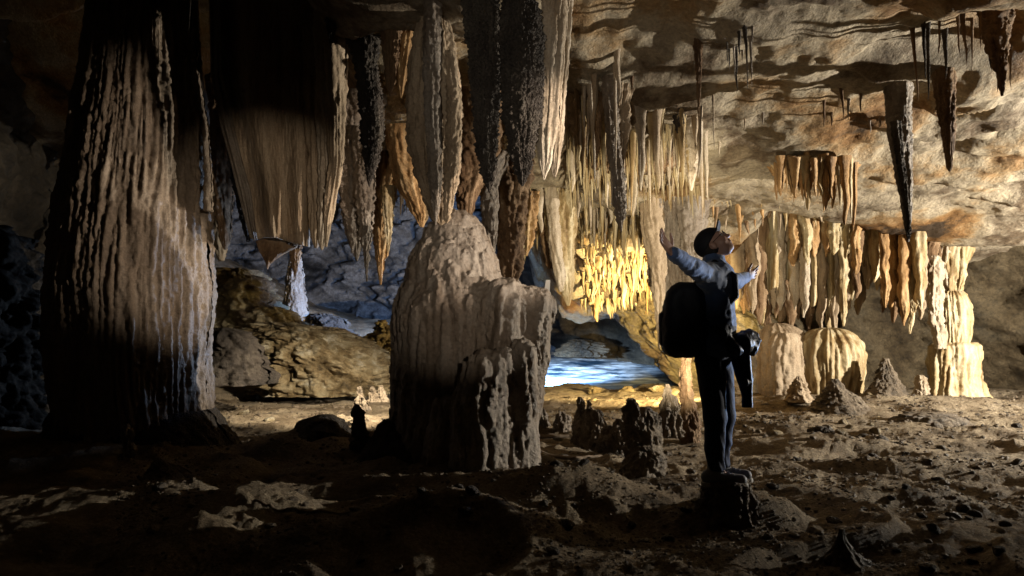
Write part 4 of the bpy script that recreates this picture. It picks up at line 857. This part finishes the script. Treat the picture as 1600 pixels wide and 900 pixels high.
fw = nrm((.985, -.17, 0)); rt = np.array([fw[1], -fw[0], 0]); up = np.array([0, 0, 1.])
hipR = w3(1110, 562, 4.56); hipL = w3(1122, 562, 4.74); knR = w3(1117, 652, 4.53); knL = w3(1131, 650, 4.69); anR = w3(1117, 728, 4.56); anL = w3(1126, 724, 4.72)
pel = w3(1116, 548, 4.65); waist = w3(1120, 510, 4.65); chest = w3(1119, 458, 4.65); neck = w3(1114, 415, 4.65)
shR = w3(1106, 432, 4.47); shL = w3(1128, 433, 4.83); elR = w3(1080, 415, 4.25); haR = w3(1051, 396, 4.05); elL = w3(1149, 440, 5.04); haL = w3(1165, 433, 5.22)
hd = w3(1117, 383, 4.65)
hf = nrm((.70, -.26, .82)); hr = nrm(np.cross(hf, up)); hu = nrm(np.cross(hr, hf)); HA = np.array([hf, hr, hu])
hfl = lambda a, b, c: hd + a * hf + b * hr + c * hu
def head_d(P):
    d = ell(P, hfl(-.008, 0, .028), np.array([.098, .076, .092]), HA)
    d = smin(d, ell(P, hfl(.028, 0, -.035), np.array([.062, .056, .072]), HA), .03)
    d = smin(d, cone(P, hfl(.055, 0, -.088), hfl(.03, 0, -.08), .02, .035), .025)      # chin
    d = smin(d, cone(P, hfl(.088, 0, .008), hfl(.106, 0, -.026), .008, .0125), .012)    # nose
    for s in (-1, 1):
        d = smin(d, cone(P, hfl(.082, s * .012, .028), hfl(.07, s * .045, .028), .010, .010), .012)  # brow
        d = smin(d, cone(P, hfl(.062, s * .038, -.02), hfl(.05, s * .046, -.03), .016, .018), .02)   # cheek
        d = smin(d, ell(P, hfl(-.012, s * .079, -.006), np.array([.019, .009, .03]), HA), .006)      # ear
        d = smin(d, cone(P, hfl(.098, s * .010, -.026), hfl(.095, s * .012, -.026), .008, .007), .006)
        d = -smin(-d, ell(P, hfl(.088, s * .030, .010), np.array([.016, .017, .011]), HA), .008)     # sockets
    d = smin(d, cone(P, hfl(.087, -.018, -.048), hfl(.087, .018, -.048), .0065, .0065), .006)         # upper lip
    d = smin(d, cone(P, hfl(.084, -.015, -.060), hfl(.084, .015, -.060), .007, .007), .006)           # lower lip
    return d
def hand_joints(wr, direct, palm_n, side, size=1.0):
    """palm with five fingers; direct = finger direction, palm_n = palm normal, side = toward the thumb"""
    f = nrm(direct); t = nrm(np.asarray(side) - f * (np.asarray(side) @ f)); n = nrm(np.cross(f, t)); n = n if n @ palm_n > 0 else -n
    L = []
    for off, ln, sp, cu in ((.032, .072, .30, .15), (.011, .080, .10, .22), (-.011, .074, -.10, .30), (-.031, .058, -.30, .38)):
        b = wr + f * .088 + t * off; d1 = nrm(f + t * sp + n * cu * .5); d2 = nrm(f + t * sp + n * cu * 1.4); d3 = nrm(f + t * sp * .9 + n * cu * 2.3)
        p1 = b + d1 * ln * .45; p2 = p1 + d2 * ln * .32; p3 = p2 + d3 * ln * .24
        L.append((wr + f * .03 + t * off * .7, b, .011, .0105)); L += [(b, p1, .0095, .0085), (p1, p2, .0085, .0078), (p2, p3, .0078, .0062)]
    b = wr + f * .02 + t * .024; p1 = b + nrm(f * .7 + t * .9 + n * .3) * .040; p2 = p1 + nrm(f * .9 + t * .55 + n * .3) * .032; p3 = p2 + nrm(f + t * .3 + n * .3) * .024
    L += [(b, p1, .014, .011), (p1, p2, .011, .0095), (p2, p3, .0095, .0075)]
    pc = wr + f * .05; A = np.array([f, t, n])
    return L, pc, A
HR = hand_joints(haR, nrm((-.52, -.25, .62)), np.array([.5, .1, .8]), np.array([.1, .5, .85]))
HL = hand_joints(haL, nrm((.55, .30, .20)), np.array([-.3, -.3, .9]), np.array([-.5, -.6, .4]))
def hand_d(P, H):
    L, pc, A = H; d = ell(P, pc, np.array([.055, .043, .017]), A)
    fg = None
    for a, b, r1, r2 in L:
        c_ = cone(P, a, b, r1 * .92, r2 * .92); d = smin(d, c_, .006)
    return d
def body_d(P):
    d = smin(cone(P, neck + [0, 0, -.03], hd + hf * -.02 - hu * .03, .058, .055), head_d(P), .02)
    q_ = P - chest; tw = (P - chest) - np.outer((P - chest) @ rt, rt) * .42
    tor = smin(cone(chest + tw, chest + up * .10, waist, .105, .095), cone(chest + tw, waist, pel, .095, .11), .04)
    d = smin(d, tor, .05)
    for a, e, h_ in ((shR, elR, haR), (shL, elL, haL)):
        d = smin(d, smin(cone(P, a, e, .055, .040), cone(P, e, h_, .040, .027), .02), .04)
    for a, k, f in ((hipR, knR, anR), (hipL, knL, anL)):
        d = smin(d, smin(cone(P, a, k, .085, .055), cone(P, k, f, .055, .042), .02), .03)
        d = smin(d, cone(P, f - up * .02, f + fw * .10 + [0, 0, -.095], .036, .022), .02)
    d = smin(d, hand_d(P, HR), .01); return smin(d, hand_d(P, HL), .01)
def folds(P, s=1.0, seed=0):
    return .012 * s * fbm(P[:, 0] * 9, P[:, 1] * 9, P[:, 2] * 13, 2, seed=seed, billow=True)
def jacket_d(P):
    tw = (P - chest) - np.outer((P - chest) @ rt, rt) * .42; Q = chest + tw
    d = smin(cone(Q, chest + up * .115, waist + fw * .005, .117, .108), cone(Q, waist + fw * .005, pel + up * .02, .108, .128), .05)
    d = smin(d, cone(P, shR - up * .01, shL - up * .01, .072, .072), .06)
    for a, e, h_ in ((shR, elR, haR), (shL, elL, haL)):
        e1 = h_ + (h_ - e) * -.04; cuff = np.minimum(smin(cone(P, a, e, .074, .056), cone(P, e, e1, .056, .040), .02), cone(P, e1 - (h_ - e) * .1, e1, .043, .041))
        d = smin(d, cuff, .04)
    d = smin(d, cone(P, neck - up * .03, neck + up * .035 + fw * .006, .082, .072), .02)     # collar
    return d + folds(P, 1.0, 3)
def trousers_d(P):
    d = smin(ell(P, pel - up * .03, np.array([.125, .155, .12]), np.array([fw, rt, up])), 9 + 0 * P[:, 0], .01)
    for a, k, f in ((hipR, knR, anR), (hipL, knL, anL)):
        d = smin(d, smin(cone(P, a, k, .112, .082), cone(P, k + 0, f + up * .01, .080, .068), .03), .03)
    z = P[:, 2]; s = np.clip((.75 - z) / .5, 0.15, 1)
    d = d + .036 * s * fbm(P[:, 0] * 7 + P[:, 2] * 2, P[:, 1] * 7, P[:, 2] * 4.5 + P[:, 0] * 7, 2, seed=6, billow=True) + .010
    return np.maximum(d, (anR[2] - .03) - z)
per = empty('person', (float(pel[0]), float(pel[1]), .29))
tag(per, 'person in cap and grey blue jacket standing on a stump with arms spread, looking up', 'person')
def grow(name, fn, lo, hi, h, mat, parent=per, **k):
    V, F = surface(fn, lo, hi, h, **k); return mk(name, V, F, M[mat], parent, True)
grow('body', body_d, (.75, 3.82, .24), (2.2, 5.55, 2.12), .0062, 'skin')
grow('jacket', jacket_d, (.80, 3.95, .95), (2.0, 5.4, 1.95), .009, 'jacket')
grow('trousers', trousers_d, (1.0, 4.3, .25), (1.8, 5.0, 1.3), .009, 'trousers')
# cap and brim, hair
def cap_d(P):
    d = ell(P, hfl(-.012, 0, .040), np.array([.112, .090, .098]), HA)
    pl_ = (P - hfl(0, 0, .022)) @ nrm(hu * .96 - hf * .20 * -1)
    d = np.maximum(d, -((P - hfl(0, 0, .030)) @ nrm(hu + hf * -.25)))
    return d
grow('cap', cap_d, hd - .16, hd + .17, .005, 'cap')
def brim_d(P):
    q_ = P - hfl(.085, 0, .066); a = q_ @ hf; b = q_ @ hr; c_ = q_ @ hu - .55 * a + 4.5 * b * b
    pln = np.sqrt((np.clip(np.abs(a - .015) - .015, 0, 9)) ** 2 + np.clip(np.abs(b) - .035, 0, 9) ** 2) - .035
    return np.maximum(np.abs(c_) * .8 - .003, pln)
grow('cap_brim', brim_d, hd - .05, hd + .25, .0028, 'cap', marg=.03)
def hair_d(P):
    d = ell(P, hfl(-.030, 0, .008), np.array([.086, .082, .085]), HA)
    d = np.maximum(d, (P - hfl(.012, 0, -.01)) @ hf); d = np.maximum(d, -((P - hfl(0, 0, -.055)) @ hu))
    for s in (-1, 1): d = np.maximum(d, -ell(P, hfl(-.012, s * .085, -.008), np.array([.03, .03, .036]), HA))
    return d + .004 * fbm(P[:, 0] * 60, P[:, 1] * 60, P[:, 2] * 60, 2, seed=2)
grow('hair', hair_d, hd - .15, hd + .15, .005, 'hair')
def eyes_d(P): return np.minimum(ell(P, hfl(.074, .030, .008), np.array([.012] * 3), HA), ell(P, hfl(.074, -.030, .008), np.array([.012] * 3), HA))
for s in (-1, 1):
    grow('eye', lambda P: np.linalg.norm(P - hfl(.074, s * .030, .009), axis=1) - .0125, hfl(.074, s * .030, .009) - .03, hfl(.074, s * .030, .009) + .03, .003, 'eye', block=6)
def glasses_d(P):
    d = 9 + 0 * P[:, 0]
    for s in (-1, 1):
        q_ = P - hfl(.102, s * .032, .008); a = q_ @ hf; b = q_ @ hr; c_ = q_ @ hu
        rr = np.sqrt((np.maximum(np.abs(b) - .010, 0)) ** 2 + (np.maximum(np.abs(c_) - .004, 0)) ** 2) - .014
        d = np.minimum(d, np.sqrt(a * a + rr * rr) - .0022); d = np.minimum(d, cone(P, hfl(.102, s * .056, .012), hfl(-.01, s * .083, .012), .0024, .0024))
    return np.minimum(d, cone(P, hfl(.104, -.010, .010), hfl(.104, .010, .010), .0024, .0024))
grow('spectacles', glasses_d, hd - .13, hd + .15, .0026, 'lens', marg=.03)
# shoes
for f, nm in ((anR, 'shoe'), (anL, 'shoe')):
    s0 = f + fw * -.03; zb = .300
    def shoe_d(P, f=f, zb=zb):
        h0 = np.array([f[0], f[1], zb + .045]) - fw * .045; t0 = np.array([f[0], f[1], zb + .034]) + fw * .165
        d = smin(cone(P, h0, t0, .046, .036), cone(P, np.array([f[0], f[1], zb + .05]), f + up * .02, .046, .05), .035); return np.maximum(d, (zb + .012) - P[:, 2])
    def sole_d(P, f=f, zb=zb):
        h0 = np.array([f[0], f[1], zb]) - fw * .045; t0 = np.array([f[0], f[1], zb]) + fw * .168
        Q = P.copy(); Q[:, 2] = zb; return np.maximum(cone(Q, h0, t0, .047, .040), np.abs(P[:, 2] - zb - .004) - .014)
    c = np.array([f[0], f[1], zb])
    sh = grow('shoe', shoe_d, c - [.15, .15, .02], c + [.26, .15, .22], .005, 'shoe')
    so = grow('sole', sole_d, c - [.15, .15, .03], c + [.26, .15, .05], .004, 'sole')
    for k in range(4):
        m = c + fw * (.02 + k * .030) + up * (.098 - k * .009)
        grow('lace', lambda P, m=m: cone(P, m - rt * .024, m + rt * .024 + fw * .008, .0045, .0045), m - .05, m + .05, .003, 'lace', block=6)
# jacket tied round the waist
def knot_d(P):
    q_ = P - (pel + up * .035); a = q_ @ fw; b = q_ @ rt; c_ = q_[:, 2] + .12 * np.clip(a, -1, .2)
    ring = np.hypot(np.sqrt((a / .118) ** 2 + (b / .158) ** 2) * .135 - .135, c_ * .62) - .035
    k0 = pel + fw * .15 + rt * .03 + up * .04
    d = smin(ring, ell(P, k0, np.array([.06, .06, .05]), np.array([fw, rt, up])), .03)
    d = smin(d, cone(P, k0 + fw * .02, w3(1170, 530, 4.55), .06, .062), .04); d = smin(d, cone(P, w3(1160, 535, 4.5), w3(1176, 546, 4.5), .05, .03), .03)
    d = smin(d, cone(P, w3(1128, 515, 4.45), w3(1150, 545, 4.45), .045, .04), .03)
    d = smin(d, cone(P, k0, w3(1166, 595, 4.56), .035, .036), .02)
    return d + .036 * fbm(P[:, 0] * 8 + P[:, 2] * 4, P[:, 1] * 8, P[:, 2] * 5 - P[:, 0] * 5, 3, seed=9, billow=True)
grow('tied_jacket', knot_d, pel - [.25, .35, .30], pel + [.40, .30, .25], .007, 'nylon')
def flap_d(P):
    a, b = w3(1156, 552, 4.56), w3(1167, 618, 4.56); t = np.clip((P - a) @ (b - a) / ((b - a) @ (b - a)), 0, 1); q_ = P - a - t[:, None] * (b - a)
    return np.maximum(np.hypot(np.clip(np.abs(q_ @ fw) - (.040 - .030 * (t - .3)), 0, 9), q_ @ rt * .8), 0) - .018 + .010 * fbm(P[:, 0] * 9, P[:, 1] * 9, P[:, 2] * 5, 2, seed=3)
grow('sleeve', flap_d, w3(1156, 552, 4.56) - [.12, .12, .36], w3(1156, 552, 4.56) + [.18, .12, .08], .007, 'nylon')
# backpack
bc = w3(1068, 500, 4.66); bpk = empty('backpack', tuple(float(v) for v in bc)); tag(bpk, 'large dark hiking backpack worn on the back of the standing person', 'backpack')
def pack_d(P):
    q_ = P - bc; a = q_ @ fw; b = q_ @ rt; c_ = q_[:, 2]; w_ = .105 - .42 * np.clip(c_ - .02, 0, 1) ** 1.2 - .15 * np.clip(-c_ - .12, 0, 1); a = a - .10 * c_ * 0 + .25 * c_ * -.15
    r = np.sqrt(np.clip(np.abs(a) - w_ * .62, 0, 9) ** 2 + np.clip(np.abs(b) - .10, 0, 9) ** 2 + np.clip(np.abs(c_ + .0) - .17, 0, 9) ** 2) - .080
    return r + .014 * fbm(P[:, 0] * 8, P[:, 1] * 8, P[:, 2] * 8, 2, seed=4, billow=True)
grow('main_bag', pack_d, bc - .34, bc + .34, .009, 'pack', parent=bpk)
def pock_d(P):
    q_ = P - (bc - fw * .115 - up * .06); a = q_ @ fw; b = q_ @ rt; c_ = q_[:, 2]
    return np.sqrt(np.clip(np.abs(a) - .02, 0, 9) ** 2 + np.clip(np.abs(b) - .07, 0, 9) ** 2 + np.clip(np.abs(c_) - .09, 0, 9) ** 2) - .03
grow('pocket', pock_d, bc - .34, bc + .2, .009, 'pack', parent=bpk)
def strap_d(pts, w_=.026):
    def f(P):
        d = 9 + 0 * P[:, 0]
        for a, b in zip(pts[:-1], pts[1:]): d = np.minimum(d, cone(P, a, b, w_, w_))
        return d
    return f
for s, sh in ((1, shR), (-1, shL)):
    s0 = bc + up * .20 + fw * .05 + rt * s * .08
    pts = [s0, chest + rt * s * .12 + up * .20 - fw * .02, chest + rt * s * .135 + up * .10 + fw * .105, chest + rt * s * .135 - up * .03 + fw * .11, chest + rt * s * .16 - up * .12 + fw * .02, bc - up * .10 + rt * s * .10 + fw * .07]
    grow('shoulder_strap', strap_d(pts, .02), bc - [.25, .45, .35], bc + [.60, .45, .45], .009, 'pack', parent=bpk)
